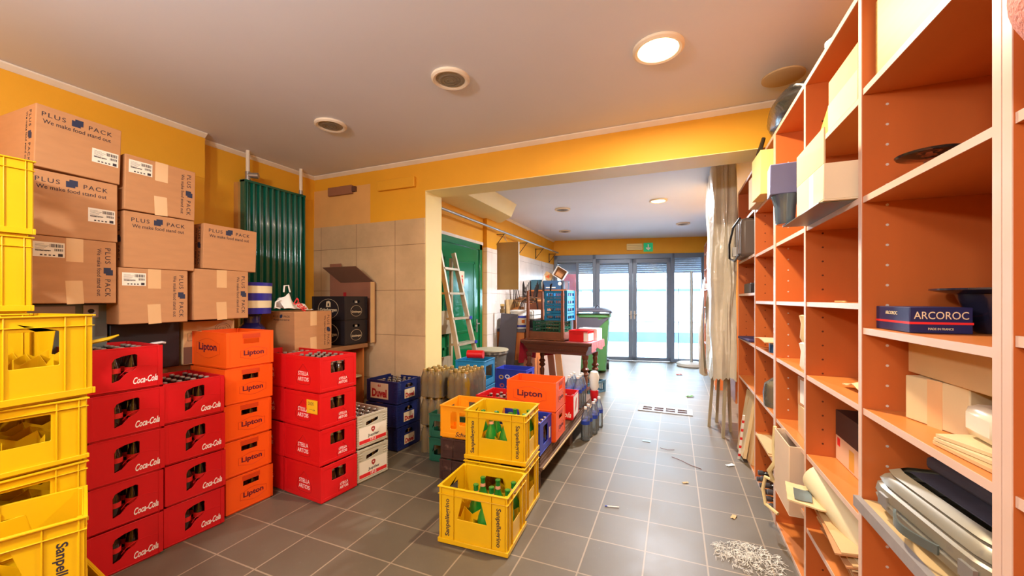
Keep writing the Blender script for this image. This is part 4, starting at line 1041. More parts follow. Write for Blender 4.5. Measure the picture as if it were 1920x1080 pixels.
o_.location = (-1.86, 4.02, .13)

# orange cabinet with bucket etc.
oc2 = thing('low_cabinet', 'low orange wood cabinet with grey top by the rear tiled wall', 'cabinet', (-2.25, 5.75, 0))
b = MB(); b.box(-.27,.18,-.30,1.05,.02,.86); b.build('cabinet_body', ORWOOD, oc2, bevel=.003)
b = MB(); b.box(-.28,.20,-.32,1.07,.86,.90); b.build('cabinet_top', GREYB2, oc2, bevel=.003)
b = MB(); b.box(-.275,.175,-.304,-.30,.02,.44); b.build('dull_lower_panel', mat('olive_grey_panel', (120,112,84), .7), oc2)
pbk = thing('paint_bucket', 'white paint bucket with blue label on the low cabinet', 'bucket', (-2.21, 5.62, .901))
b = MB(); b.lathe([(.115,0),(.12,.005),(.138,.25),(.145,.252),(.145,.275),(.13,.28)], 28); b.build('bucket_shell', WHITE, pbk)
b = MB(); b.lathe([(.146,.262),(.146,.282),(.10,.288)], 28); b.build('bucket_lid', WHITE, pbk)
for z, hh, mm in ((.185,.03,BLUE),(.045,.03,BLUE),(.118,.105,LABEL)):
    b = MB(); rr = .1185+z*.075+.0035
    b.grid(10, 1, lambda u, v: (rr*math.cos(-1.9+1.6*u), rr*math.sin(-1.9+1.6*u), z-hh/2+hh*v), .001); b.build('bucket_label', mm, pbk)
b = MB(); b.grid(6, 3, lambda u, v: (.1325*math.cos(-.95+.4*u), .1325*math.sin(-.95+.4*u), .09+.05*v), .001); b.build('orange_splash_print', mat('orange_splash', (230,120,40), .5), pbk)
wc = thing('white_case', 'white plastic case on top of a black one beside the paint bucket', 'case', (-2.20, 6.03, 1.03))
b = MB(); b.box(-.14,.14,-.20,.20,0,.15); b.build('case_shell', WHITE, wc, bevel=.02)
b = MB(); b.box(-.145,.145,-.205,.205,.07,.08); b.build('case_seam', GREYM, wc)
b = MB(); b.box(-.13,.13,-.19,.19,0,.126); tag(b.build('black_case', BLACKP, None, loc=(-2.20,6.03,.902), bevel=.01), 'black case under the white case on the low cabinet', 'case')
gb = MB(); gb.box(-.13,.13,-.012,.012,0,1.14); o_ = gb.build('grey_board', GREYB2, None, loc=(-2.36,5.35,.0)); o_.rotation_euler = (R(-3), R(4), R(12)); tag(o_, 'dark grey board leaning upright beside the green door', 'board')
jr = thing('small_jar', 'small brass-lidded jar standing on the leaning board by the pilaster', 'jar', (-2.42, 5.44, 1.145)); b = MB(); b.lathe([(.035,0),(.038,.05),(.025,.07),(.03,.09),(.03,.11)], 14); b.build('jar_glass', mat('dusty_jar_glass', (120,96,60), .2), jr); b = MB(); b.lathe([(.034,.105),(.034,.135),(.01,.14)], 14); b.build('jar_lid', CAPG, jr)
# plywood backs
b = MB(); b.box(-.25,.25,-.01,.01,0,.45); o_ = b.build('plywood_sheet', WOODL, None, loc=(-2.47,6.05,.902)); o_.rotation_euler = (R(-4),0,R(86)); tag(o_, 'pale plywood sheet leaning behind the bucket on the cabinet', 'board')

# stacked school chairs
def school_chair(label):
    r = thing('school_chair', label, 'chair')
    b = MB(); b.box(-.19,.19,-.18,.19,.44,.452); b.build('seat', mat('tan_plywood', (206,140,84), .45, var=.1), r, bevel=.004)
    b = MB(); b.grid(8, 2, lambda u, v: (-.18+.36*u, .215+.035*math.sin(PI*u), .66+.14*v), .010); b.build('backrest', mat('tan_plywood', (206,140,84), .45), r)
    for s in (-1, 1):
        b = MB(); b.tube([(s*.20,-.20,0),(s*.19,-.17,.43),(s*.19,-.10,.435),(s*.19,.17,.435),(s*.195,.235,.62),(s*.195,.25,.80)], .011, 8); b.build('side_frame', DARKST, r)
        b = MB(); b.tube([(s*.20,.24,0),(s*.19,.15,.43)], .011, 8); b.build('leg', DARKST, r)
    b = MB(); b.tube([(-.19,.0,.43),(.19,.0,.43)], .010, 8); b.build('stretcher', DARKST, r)
    return r
P_CH = Proto(school_chair('x'))
for k in range(4):
    o_ = P_CH.put((-2.31+.03*k, 6.12-.04*k, 1.58+.025*k), 0, 'tan plywood chair with dark tubes turned upside down, %s of the left nested pile' % ['rear one', 'second', 'third', 'front one'][k], 'upturned stacked chairs', rot=(R(172+4*k), R(4), R(-30-3*k)))
    o_.scale = (.62, .62, .62)
for k in range(3):
    o_ = P_CH.put((-2.17+.02*k, 6.48-.04*k, 1.60+.02*k), 0, 'tan plywood chair with legs up in the right-hand pile, %s' % ['rear one', 'middle one', 'front one'][k], 'upturned chairs right pile', rot=(R(180+5*k), R(-4), R(40+5*k)))
    o_.scale = (.66, .66, .66)
# cupboard that carries chairs and boxes
cup = thing('storage_cupboard', 'brown wooden cupboard in the far left corner carrying boxes', 'cupboard', (-2.17, 7.2, 0))
b = MB(); b.box(-.36,.34,-.25,.30,.02,1.50); b.build('cupboard_body', WOODM, cup, bevel=.004)
b = MB(); b.box(-.37,.36,-.27,.31,1.50,1.53); b.build('cupboard_top', ORWOOD, cup, bevel=.003)
b = MB(); b.box(-.01,-.005,-.253,-.25,.05,1.48); b.build('door_gap', BLACKP, cup)
cbx = thing('blue_carton', 'long blue printed carton on the corner cupboard', 'box', (-2.08, 7.06, 1.531), R(8))
b = MB(); b.box(-.19,.19,-.10,.10,0,.17); b.build('carton_body', mat('steel_blue_carton', (58,98,140), .6), cbx, bevel=.003)
b = MB(); b.lathe([(.035,0),(.035,.001)], 16); o_ = b.build('round_print', WINK, cbx); o_.matrix_local = FM('-y', .38, .20, 0, .12, .11)
plate(cbx, FM('-y', .38, .20, 0, -.05, .04), WINK, .18, .02, 'print_band')
b = MB(); b.box(-.10,.10,-.09,.09,0,.19); tag(b.build('teal_carton', mat('teal_carton', (70,120,140), .6), None, loc=(-2.42,7.10,1.531), bevel=.003), 'small teal carton at the wall end of the corner cupboard', 'box')
b = MB(); b.lathe([(.04,0),(.08,.06),(.085,.12),(.05,.20),(.03,.25),(.045,.27)], 14); tag(b.build('white_plastic_bag', PAPERW, None, loc=(-2.255,6.985,1.531), ), 'knotted white plastic bag on the corner cupboard', 'bag')
bpy.data.objects['white_plastic_bag'].scale = (.6,.6,1)
bo = thing('open_white_box', 'white open box tipped on its corner on top of the blue carton', 'box', (-1.96, 7.06, 1.835)); bo.rotation_euler = (R(0), R(32), R(10))
b = MB(); b.box(-.11,.11,.08,.09,-.10,.10); b.box(-.11,.11,-.10,.09,.09,.10); b.box(-.11,.11,-.10,.09,-.10,-.09); b.box(-.11,-.10,-.10,.09,-.10,.10); b.box(.10,.11,-.10,.09,-.10,.10); b.build('box_shell', WHITE, bo)
b = MB(); b.box(-.10,.10,.068,.078,-.09,.09); b.box(-.07,.07,.0,.065,-.07,.04); b.build('brown_inside', CARD, bo)
tb_ = thing('tan_carton', 'tan carton with orange mark tipped beside the white open box', 'box', (-2.24, 7.06, 1.675)); tb_.rotation_euler = (0, R(28), R(5)); b = MB(); b.box(-.08,.08,-.07,.07,.045,.19); b.build('carton_body', CARDL, tb_, bevel=.003); b = MB(); b.panel([(-.04,-.03),(.04,-.03),(.0,.045)], [], .001); o_ = b.build('orange_triangle_print', mat('orange_print', (226,100,50), .6), tb_, smooth=0); o_.matrix_local = FM('-y', 0, .14, 0, .0, .12)
cg = MB(); cg.lathe([(.06,0),(.07,.01),(.07,.15),(.06,.16)], 20); tag(cg.build('clear_tub', CLEAR, None, loc=(-1.85,7.01,1.531)), 'clear round plastic tub at the right end of the corner cupboard', 'tub')

# ------------------------------------------------------------ antique table with upturned table
TZ = .77
AT = thing('antique_table', 'carved dark walnut table with turned legs, loaded with crates', 'table', (-1.505, 5.52, 0), R(-6))
TL, TW = 1.04, .66
b = MB(); b.box(-TL/2,TL/2,-TW/2,TW/2,TZ-.028,TZ); b.box(-TL/2+.012,TL/2-.012,-TW/2+.012,TW/2-.012,TZ-.045,TZ-.028); b.build('table_top', WOODD, AT, bevel=.006)
b = MB()
v = []
for z, e in ((TZ-.045,.03),(TZ-.075,.04),(TZ-.13,.075),(TZ-.165,.085),(TZ-.18,.08)):
    v += [(-TL/2+e,-TW/2+e,z),(TL/2-e,-TW/2+e,z),(TL/2-e,TW/2-e,z),(-TL/2+e,TW/2-e,z)]
b.add(v, [(4*k+i, 4*k+4+i, 4*k+4+(i+1) % 4, 4*k+(i+1) % 4) for k in range(4) for i in range(4)]+[(16,19,18,17)])
for k in range(22):
    x = -TL/2+.10+k*.04; b.box(x,x+.022,-TW/2+.062,-TW/2+.07,TZ-.12,TZ-.09)
b.build('carved_apron', WOODD, AT)
for sx in (-1, 1):
    for sy in (-1, 1):
        b = MB(); b.lathe([(.028,0),(.032,.01),(.022,.03),(.03,.05),(.022,.08),(.026,.16),(.036,.27),(.022,.31),(.042,.33),(.05,.345),(.042,.36),(.028,.375),(.048,.395),(.05,.41),(.03,.43),(.028,.46),(.038,.50),(.03,.53),(.044,.55),(.044,.595)], 18)
        o_ = b.build('leg', WOODD, AT); o_.location = (sx*(TL/2-.10), sy*(TW/2-.10), 0)
b = MB(); b.box(-.40,.40,-.015,.015,.10,.13); b.box(-.42,-.39,-.23,.23,.10,.13); b.box(.39,.42,-.23,.23,.10,.13); b.build('stretcher', WOODD, AT)
def rotpt(o, x, y, a):
    c, s = math.cos(a), math.sin(a); return (o[0]+c*x-s*y, o[1]+s*x+c*y)
TO = (-1.505, 5.52); TA = R(-6)
cl1 = thing('table_cloth', 'crimson cloth hanging over the antique table edges', 'cloth', (*TO, TZ), TA)
b = MB()
def cf(u, v):
    s = v*.22; fold = .012*math.sin(u*34)
    return (TL/2-.30+.31*min(1, u*1.5)+(.0), -TW/2-.004, .004) if False else (TL/2+.006+fold*s*4, -TW/2+.04+u*(TW-.05), .004-s*.6*(.55+.45*abs(math.sin(u*5+1))))
b.grid(30, 6, cf, .003); b.box(TL/2-.36, TL/2+.005, -TW/2+.02, TW/2-.01, .001, .004); b.build('right_drop', mat('pinkish_lace_cloth', (206,124,134), .8, var=.15, nscale=40), cl1)
b = MB(); b.grid(14, 6, lambda u, v: (-TL/2-.012-.03*v-.006*math.sin(u*20), -TW/2+.03+u*(TW-.06), .002-v*(.34)-.02*math.sin(u*7)*v), .003); b.build('left_drop', CLOTHR, cl1)
b = MB(); b.grid(14, 6, lambda u, v: (-TL/2+.02+u*.55, TW/2+.008+.006*math.sin(u*30), -.02-v*(.20+.10*(1-u))), .003); b.build('rear_drop', CLOTHR, cl1)
UT = thing('upturned_table', 'small brown table turned legs-up on the antique table', 'table', (*rotpt(TO, -.17, .02, TA), TZ+.005), R(-7))
b = MB(); b.box(-.30,.30,-.26,.28,0,.022); b.build('table_top', WOODM, UT, bevel=.003)
b = MB(); b.box(-.28,.28,-.245,-.225,.022,.115); b.box(-.28,.28,.245,.265,.022,.115); b.box(-.28,-.26,-.225,.245,.022,.115); b.box(.26,.28,-.225,.245,.022,.115); b.build('apron', WOODM, UT)
for sx in (-1, 1):
    for sy in (-1, 1):
        b = MB(); b.add([(sx*.27-.022,sy*.245-.022,.022),(sx*.27+.022,sy*.245-.022,.022),(sx*.27+.022,sy*.245+.022,.022),(sx*.27-.022,sy*.245+.022,.022),(sx*.27-.015,sy*.245-.015,.70),(sx*.27+.015,sy*.245-.015,.70),(sx*.27+.015,sy*.245+.015,.70),(sx*.27-.015,sy*.245+.015,.70)], [(3,2,1,0),(4,5,6,7),(0,1,5,4),(1,2,6,5),(2,3,7,6),(3,0,4,7)]); b.build('leg', WOODM, UT, bevel=.003)
def basket(m, L, W, H, nv, label):
    r = thing('stacking_basket', label, 'crate'); b = MB()
    holes = []
    n = nv
    for i in range(n):
        u0 = -L/2+.03+(L-.06)*i/n; holes.append(rect(u0+.004, u0+(L-.06)/n-.004, .03, H-.035))
    holy = holes
    hx = []
    nn = max(3, int(nv*.6))
    for i in range(nn):
        u0 = -W/2+.03+(W-.06)*i/nn; hx.append(rect(u0+.004, u0+(W-.06)/nn-.004, .03, H-.035))
    for f, w, hh in (('+x',W-.002,hx),('-x',W-.002,hx),('+y',L-.01,holy),('-y',L-.01,holy)):
        b.panel(rect(-w/2,w/2,.004,H), hh, .004, FM(f, L, W) @ Matrix.Translation((0,0,-.004)))
    b.box(-L/2+.006,L/2-.006,-W/2+.006,W/2-.006,.004,.008)
    for sx in (-1,1):
        for sy in (-1,1): b.box(sx*(L/2-.03),sx*(L/2+.004),sy*(W/2-.03),sy*(W/2+.004),.0,H+.003)
    b.box(-L/2-.004,L/2+.004,-W/2-.004,-W/2+.0,H-.012,H); b.box(-L/2-.004,L/2+.004,W/2,W/2+.004,H-.012,H)
    b.build('basket_body', m, r)
    return Proto(r)
P_GB = basket(GREENP, .44, .38, .045, 9, 'x')
ux, uy = rotpt(TO, -.17, .03, TA)
for k in range(5):
    o = P_GB.put((ux, uy, TZ+.029+.116*0+k*.0485+.0), R(-7), 'shallow dark green tray, %s of five, in the upturned table' % ['lowest', 'second', 'third', 'fourth', 'topmost'][k], 'green trays')
    plate(o, FM('-y', .44, .38, .0045, -.02, .022), LABEL, .13, .026, 'pale_label') if False else None
wl = MB(); [wl.box(-.065,.065,-.0012,0,.010+k*.0485,.034+k*.0485) for k in range(5)]
P_BT = basket(SKYB, .34, .34, .105, 8, 'x')
tx, ty = rotpt(TO, -.06, .06, TA)
for k in range(4):
    P_BT.put((tx, ty, TZ+.275+k*.109), R(-5), 'bright blue vented crate, %s of four, above the green trays' % ['lowest', 'second', 'third', 'topmost'][k], 'blue vented crates')
rb = crate('storage_tote', 'red plastic tote on the right end of the antique table', RED2, .27, .22, .155, hx=(), bands=((.145,.155,.008),(.118,.124,.004)), post=.012)
rb.location = (*rotpt(TO, .335, -.14, TA), TZ+.005); rb.rotation_euler = (0,0,R(-10))
b = MB(); b.box(.08,.137,-.1135,-.1125,.01,.13); b.build('white_sheet_inside', PAPERW, rb)
plate(rb, FM('-y', .27, .22, .0, -.01, .105), RED, .13, .02, 'handle_bar')
plate(rb, FM('+x', .27, .22, .0025, 0, .065), PAPERW, .19, .10, 'white_label')
wb_ = MB(); wb_.box(-.14,.14,-.10,.10,0,.165); tag(wb_.build('white_carton', WHITE, None, loc=(*rotpt(TO, .375, .14, TA), TZ+.005), rz=R(-10), bevel=.003), 'white carton behind the red tote on the antique table', 'box')
# boards leaning under the table
b = MB(); b.box(-.05,.05,-.012,.012,0,.62); o_ = b.build('brown_plank', WOODM, None, loc=(-1.76,5.95,0)); o_.rotation_euler = (R(-8), R(-9), 0); tag(o_, 'brown plank leaning under the antique table, darker one', 'plank')
b = MB(); b.box(-.05,.05,-.012,.012,0,.64); o_ = b.build('brown_plank', CARD, None, loc=(-1.65,6.0,0)); o_.rotation_euler = (R(-8), R(-9), 0); tag(o_, 'tan plank leaning under the antique table, paler one', 'plank')
b = MB(); b.box(-.35,.30,-.01,.01,0,.55); o_ = b.build('white_board', WHITE, None, loc=(-1.70,6.22,0)); o_.rotation_euler = (R(-10),0,R(-5)); tag(o_, 'white board leaning behind the antique table legs', 'board')

# fish crate on the floor with bottles
P_FC = basket(GREYB, .42, .34, .17, 12, 'x')
fcx, fcy = -1.18, 5.76
P_FC.put((fcx, fcy-.05, 0), R(64), 'grey-blue vented crate on the floor under the table corner', None)
P_ORC = bottle([(.03,0),(.034,.01),(.034,.12),(.02,.17),(.013,.19),(.013,.21)], CLEAR, mat('orange_cap',(240,160,20),.4), .018, .02, 'x')
for k, (dx, dy) in enumerate(((-.05,-.1),(.04,-.02),(-.02,.06),(.06,.1))): P_ORC.put((fcx+dx, fcy-.05+dy, .0085), k, 'clear bottle with orange cap in the grey-blue vented crate', 'orange-capped bottles')

# wheelie bin
WB = thing('wheelie_bin', 'green wheeled bin with dark grey lid beside the glass doors', 'bin', (-1.42, 7.40, 0), R(10))
b = MB(); v = []
prof = [(.06,.24,.26),(.30,.26,.28),(1.02,.31,.34),(1.03,.335,.365),(1.08,.335,.365)]
for z, hx_, hy_ in prof:
    for i in range(32):
        a = 2*PI*i/32; ca, sa = math.cos(a), math.sin(a); k = (abs(ca)**7+abs(sa)**7)**(-1/7); v.append((ca*k*hx_, sa*k*hy_, z))
b.add(v, [(j*32+i, j*32+(i+1) % 32, (j+1)*32+(i+1) % 32, (j+1)*32+i) for j in range(4) for i in range(32)]+[tuple(range(31,-1,-1)), tuple(range(128,160))])
b.build('bin_body', BINGR, WB)
b = MB(); b.grid(20, 14, lambda u, v: (-.345+.69*u, -.375+.75*v, 1.085+.13*math.sin(PI*min(1,max(0,v*.9+.05)))**.5*(1-.5*abs(2*u-1)**4)), .015); b.build('bin_lid', BINLID, WB)
b = MB(); b.tube([(.30,-.38,1.10),(.32,-.42,1.14),(-.32,-.42,1.14),(-.30,-.38,1.10)], .014, 8); b.tube([(.05,-.2,1.20),(.08,-.24,1.25),(.12,-.2,1.21)], .012, 8); b.build('lid_handle', BINLID, WB)
b = MB(); b.box(-.33,.10,-.350,-.335,.75,1.06); b.panel([(-.33,.70),(.02,.70),(.14,.88),(.30,1.03),(-.33,1.03)], [], .012, Matrix(((1,0,0,0),(0,0,-1,-.325),(0,1,0,0),(0,0,0,1)))); b.build('grey_front_flap', BINLID, WB)
for s in (-1, 1):
    b = MB(); b.cyl((s*.25,.27,.10),(s*.30,.27,.10),.10,n=24); b.build('wheel', BLACKP, WB)
b = MB(); b.box(-.24,.24,.0,.2,0,.06); b.build('bin_foot', BINGR, WB)
b = MB(); b.tube([(-.80,0,.0),(-.80,0,.72)], .012); 
# floor drain and litter
dr = thing('floor_drain', 'rectangular slotted steel floor drain set in the tiles', 'drain', (-.105, 5.12, .001), R(-1))
b = MB(); hl = []
for i in range(4):
    for j in range(2):
        x0 = -.255+i*.132; y0 = -.085+j*.09; hl.append(rect(x0, x0+.105, y0, y0+.065))
b.panel(rect(-.305,.305,-.14,.14), hl, .006); b.build('grate', mat('speckled_drain_steel', (150,146,140), .5, .3, var=.2, nscale=60), dr)
b = MB(); b.box(-.30,.30,-.13,.13,0,.001); b.build('drain_pit', mat('dark_pit', (60,34,34), .8), dr)
def litter(name, loc, lab, cat, m, s=.03, rz=0, flat=.3):
    b = MB(); v = []; 
    b.grid(5, 4, lambda u, v: ((u-.5)*s*2, (v-.5)*s, .002+flat*s*abs(noise.noise(Vector((u*3+loc[0]*9, v*3, loc[1]*7))))), .0012)
    tag(b.build(name, m, None, loc=loc, rz=rz), lab, cat)
litter('paper_scrap', (.075, 3.15, .001), 'small tan cardboard scrap lying nearest the bookcase foot', 'scrap', CARDL, .022, .5)
litter('paper_scrap', (.34, 2.77, .001), 'tan paper scrap beside the pile of white fibre', 'scrap', CARDL, .025, 1.2)
litter('leaf_scrap', (.20, 5.95, .001), 'green leaf scrap on the floor near the wooden legs', 'leaf', mat('green_leaf', (90,140,50), .6), .05, .4, .6)
litter('orange_scrap', (.08, 7.6, .001), 'orange crumpled scrap on the tiles near the parasol base', 'scrap', mat('orange_scrap', (240,90,50), .6), .05, .4, .8)
litter('dark_strip', (-.245, 3.93, .001), 'small dark rectangular metal strip on the tiles', 'strip', GREYM, .035, .0, .1)
litter('paper_scrap', (.42, 3.62, .001), 'white paper flake at the foot of the leaning cartons', 'scrap', PAPERW, .035, .7)
tw = MB(); tw.tube([(-.02,3.62,.003),(.05,3.57,.004),(.12,3.50,.003),(.2,3.45,.003)], .0022, 5); tag(tw.build('twig', WOODM), 'thin brown twig lying across the tile joints', 'twig')
tw = MB(); tw.tube([(-.12,3.8,.003),(-.06,3.77,.006),(.0,3.80,.003)], .002, 5); tag(tw.build('twig', WOODM), 'short curled twig beside the metal strip', 'twig')
pen = thing('thin_pen', 'thin white and blue pen lying on the floor tiles', 'pen', (-.37, 2.60, .005), R(12)); b = MB(); b.cyl((-.035,0,0),(.04,0,0),.0035,n=8); b.build('pen_barrel', WHITE, pen); b = MB(); b.cyl((-.05,0,0),(-.035,0,0),.0035,n=8); b.build('pen_cap', BLUE, pen)
fw = MB(); random.seed(3)
for k in range(420):
    a = random.random()*6.28; rr = random.random()**.7*.15; x, y = rr*math.cos(a)*1.1, rr*math.sin(a)*.85; z = .004+random.random()*.022*(1-rr/.16)
    d = random.random()*6.28; l = .012+random.random()*.03
    fw.tube([(x,y,z),(x+l*.5*math.cos(d),y+l*.5*math.sin(d),z+.006),(x+l*math.cos(d+.6),y+l*math.sin(d+.6),max(.002,z-.004))], .0011, 3)
tag(fw.build('fibre_pile', PAPERW, None, loc=(.36, 2.36, 0)), 'loose pile of white packing fibre on the floor by the bookcase', 'packing fibre', kind='stuff')

# ------------------------------------------------------------ bookcases
SX, SD = .56, .425
def holes_on(b, y, zs, x=SX+.065, m=1):
    b.m = m
    for z in zs:
        b.cyl((x, y, z), (x, y-.0012, z), .0042, n=8)
    b.m = 0
def bookcase(label, ys, shelves, top, tw=.022, pins=None):
    """ys: y of each upright's near face; shelves: list per bay of top heights"""
    r = thing('bookcase', label, 'bookcase', (0, 0, 0))
    for k, y in enumerate(ys):
        b = MB(); b.box(SX+.002, SX+SD, y, y+tw, 0, top)
        if y > .9: holes_on(b, y, [.12+i*.064 for i in range(int((top-.2)/.064))], m=1)
        b.m = 2; b.box(SX, SX+.002, y, y+tw, 0, top); b.m = 0
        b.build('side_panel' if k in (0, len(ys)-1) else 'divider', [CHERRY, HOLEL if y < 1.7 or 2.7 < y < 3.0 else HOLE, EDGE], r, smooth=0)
    for k in range(len(ys)-1):
        y0, y1 = ys[k]+tw+.001, ys[k+1]-.001
        for z in shelves[k]:
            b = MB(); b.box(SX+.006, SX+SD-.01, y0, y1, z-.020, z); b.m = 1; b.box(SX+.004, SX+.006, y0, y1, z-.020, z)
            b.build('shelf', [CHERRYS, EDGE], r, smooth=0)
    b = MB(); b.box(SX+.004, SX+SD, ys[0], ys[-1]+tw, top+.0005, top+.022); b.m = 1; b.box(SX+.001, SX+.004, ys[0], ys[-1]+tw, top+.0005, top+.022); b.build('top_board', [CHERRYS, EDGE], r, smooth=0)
    b = MB(); b.box(SX+SD-.008, SX+SD-.0005, ys[0]+tw+.001, ys[-1]-.001, .02, top-.002); b.build('back_panel', CHERRY, r, smooth=0)
    b = MB(); b.box(SX+.010, SX+.02, ys[0]+tw, ys[-1], 0.0, .0); 
    return r
TOP = 2.345
bookcase('cherry bookcase at the right edge of the view, nearest one', [.38, .993], [[.04, .64, 1.003, 1.29, 1.69, 2.06]], TOP)
bookcase('cherry bookcase of three bays with the gold-blue lettered carton', [1.018, 1.605, 2.190, 2.775], [[.04,.33,1.003,1.263,1.687,2.036],[.04,.30,.640,1.005,1.342,1.690,2.022],[.022,.35,.640,1.005,1.342,1.690]], TOP)
bookcase('cherry bookcase of two bays next to the sheeted stack', [2.800, 3.415, 4.245], [[.022,.36,.640,1.005,1.342,1.690,2.022],[.022,.640,1.005,1.405,1.705,2.05]], TOP)
bookcase('cherry bookcase in the back room against the right wall', [6.55, 7.15, 7.75, 8.35, 8.85], [[.04,.5,.9,1.2,1.55,1.95,2.25]]*4, 2.42)

# contents of the shelves --------------------------------------------------
def plainbox(name, label, loc, L, W, H, m, rz=0, tilt=None, cat='box', group=None, bevel=.003, open_top=False, extra=None):
    r = thing(name, label, cat, loc, rz, group)
    if tilt: r.rotation_euler = tilt
    b = MB()
    if open_top:
        t = .005
        b.box(-L/2,L/2,-W/2,W/2,0,t); b.box(-L/2,L/2,-W/2,-W/2+t,t,H); b.box(-L/2,L/2,W/2-t,W/2,t,H); b.box(-L/2,-L/2+t,-W/2+t,W/2-t,t,H); b.box(L/2-t,L/2,-W/2+t,W/2-t,t,H)
    else: b.box(-L/2,L/2,-W/2,W/2,0,H)
    b.build('box_body', m, r, bevel=bevel)
    return r
# basketball
bl = thing('basketball', 'worn pinkish orange ball on the near bookcase shelf', 'ball', (.577, .79, 1.812))
b = MB(); prof = [(max(.0005, .12*math.sin(PI*i/20)), -.12*math.cos(PI*i/20)) for i in range(21)]; b.lathe(prof, 32); b.build('ball_skin', BASK, bl)
b = MB(); b.tube([(.1205*math.cos(a*PI/20), .1205*math.sin(a*PI/20)*.8, .1205*math.sin(a*PI/20)*.6) for a in range(41)], .003, 6); b.tube([(.1205*math.sin(a*PI/20)*.3, .1205*math.cos(a*PI/20), .1205*math.sin(a*PI/20)*.954) for a in range(41)], .003, 6); b.build('ball_seam', mat('grey_seam', (170,160,150), .6), bl)
# bay B1
wbd = thing('wooden_crate_side', 'pale pine crate standing on the top shelf of the near bay', 'wooden crate', (.60, 1.355, 2.038)); b = MB(); b.box(-.01,.30,-.22,.235,0,.26); b.build('pine_panel', mat('yellow_pine', (226,186,96), .5, var=.16, nscale=10, stretch=(1,.3,6)), wbd, bevel=.002)
def compote(loc, label):
    r = thing('glass_compote', label, 'glass dish', loc); b = MB(); b.lathe([(.035,0),(.036,.004),(.012,.01),(.009,.03),(.012,.055),(.03,.062),(.068,.070),(.072,.076),(.066,.074),(.02,.068)], 28); b.build('dish_glass', glassy('brown_tinted_glass', (220,190,170), .05), r); return r
compote((.66, 1.46, 1.688), 'clear glass footed dish on the shelf above the lettered carton')
for k, (y, r_) in enumerate(((1.32,.085),(1.20,.10))):
    b = MB(); b.lathe([(r_*.5,0),(r_*.55,.004),(r_,.016),(r_*1.02,.018),(r_*.98,.017),(r_*.4,.006)], 28); tag(b.build('glass_plate', glassy('brown_tinted_glass', (220,190,170), .05), None, loc=(.70, y, 1.6885)), 'shallow clear glass plate %s the footed dish' % ['next to', 'farther right of'][k], 'plate')
ar = thing('tableware_carton', 'navy carton with cream capital lettering and red line on a shelf', 'box', (.655, 1.495, 1.264), R(-1))
AL, AW, AH = .125, .20, .070
b = MB(); b.box(-AL/2,AL/2,-AW/2,AW/2,0,AH); b.build('carton_body', NAVYC, ar, bevel=.002)
b = MB(); b.box(-AL/2-.0008,AL/2+.0008,-AW/2-.0008,AW/2+.0008,.024,.030); b.build('red_line', REDINK, ar)
# bowl
bw = MB(); bw.lathe([(.045,0),(.05,.004),(.065,.05),(.085,.105),(.135,.116),(.135,.121),(.083,.113),(.045,.01)], 32)
# cartons on 1.003
plainbox('brown_carton', 'pale brown carton lying on top of the taped carton under the lettered one', (.80, 1.36, 1.133), .27, .44, .105, CARDL, R(0))
ft = plainbox('brown_carton', 'pale taped carton standing in front, below the lettered carton', (.755, 1.455, 1.004), .20, .19, .127, CARDY, R(14))
plate(ft, FM('-x', .20, .19, .0, -.0, .0635), TAPE, .045, .13, 'tape_strip')
plainbox('wrapped_packet', 'white film-wrapped packet on the shelf beside the taped carton', (.70, 1.20, 1.037), .15, .13, .075, mat('cream_wrapped_film', (226,214,186), .25, var=.08), R(-5), bevel=.02, cat='packet')
for k in range(3):
    plainbox('flat_envelope', 'flat brown envelope in the pile under the wrapped packet, %s' % ['lowest', 'middle', 'uppermost'][k], (.685+.008*k, 1.18+.006*k, 1.0045+k*.010), .20, .19, .009, [CARDL, CARDY, PAPER][k], R(4+6*k), cat='envelope', bevel=.001)
# tray and briefcases
tr = thing('wooden_tray', 'grey-edged yellow board jutting from the near bay under the cases', 'board', (.72, 1.335, .70))
b = MB(); b.box(-.16,.16,-.30,.26,.0,.012); b.build('tray_board', WOODL, tr)
b = MB(); b.box(-.178,-.16,-.30,.28,-.020,.014); b.build('grey_front_rail', mat('scuffed_grey_rail', (150,142,138), .5, var=.12, nscale=20), tr)
cs = thing('hard_case', 'ribbed dusty champagne-grey hard case lying on the jutting board', 'case', (.735, 1.325, .717), R(3))
b = MB(); v = []; prof = [(0,.05),(.012,.02),(.022,.006),(.045,.0),(.052,.006),(.058,.0),(.082,.004),(.090,.014),(.096,.008),(.112,.018),(.120,.030),(.126,.024),(.140,.045)]
for z, e in prof:
    for i in range(40):
        a = 2*PI*i/40; ca, sa = math.cos(a), math.sin(a); q = (abs(ca)**8+abs(sa)**8)**(-1/8); v.append((ca*q*(.165-e), sa*q*(.245-e), z))
n_ = len(prof)
b.add(v, [(j*40+i, j*40+(i+1) % 40, (j+1)*40+(i+1) % 40, (j+1)*40+i) for j in range(n_-1) for i in range(40)]+[tuple(range(39,-1,-1))])
b.build('case_shell', CHAMP, cs)
b = MB(); b.lathe([(.9,.1395),(.9,.142)], 4, Matrix.Diagonal((.125/.9*1.13, .20/.9*1.13, 1, 1)) @ Matrix.Rotation(PI/4, 4, 'Z')); b.build('dark_top_panel', CHARC, cs)
b = MB(); b.grid(14, 3, lambda u, v: (-.168-.028*math.sin(PI*u), -.09+.17*u, .040+.022*v), .006); b.build('case_handle', GREYM, cs)
for yy in (-.17,.15):
    b = MB(); b.box(-.1685,-.160,yy-.022,yy+.022,.036,.070); b.build('latch', STEEL, cs)
plainbox('dark_case', 'dark charcoal flat case lying at the back above the hard cases', (.80, 1.31, .862), .22, .44, .035, CHARC, R(3), cat='case', bevel=.01)
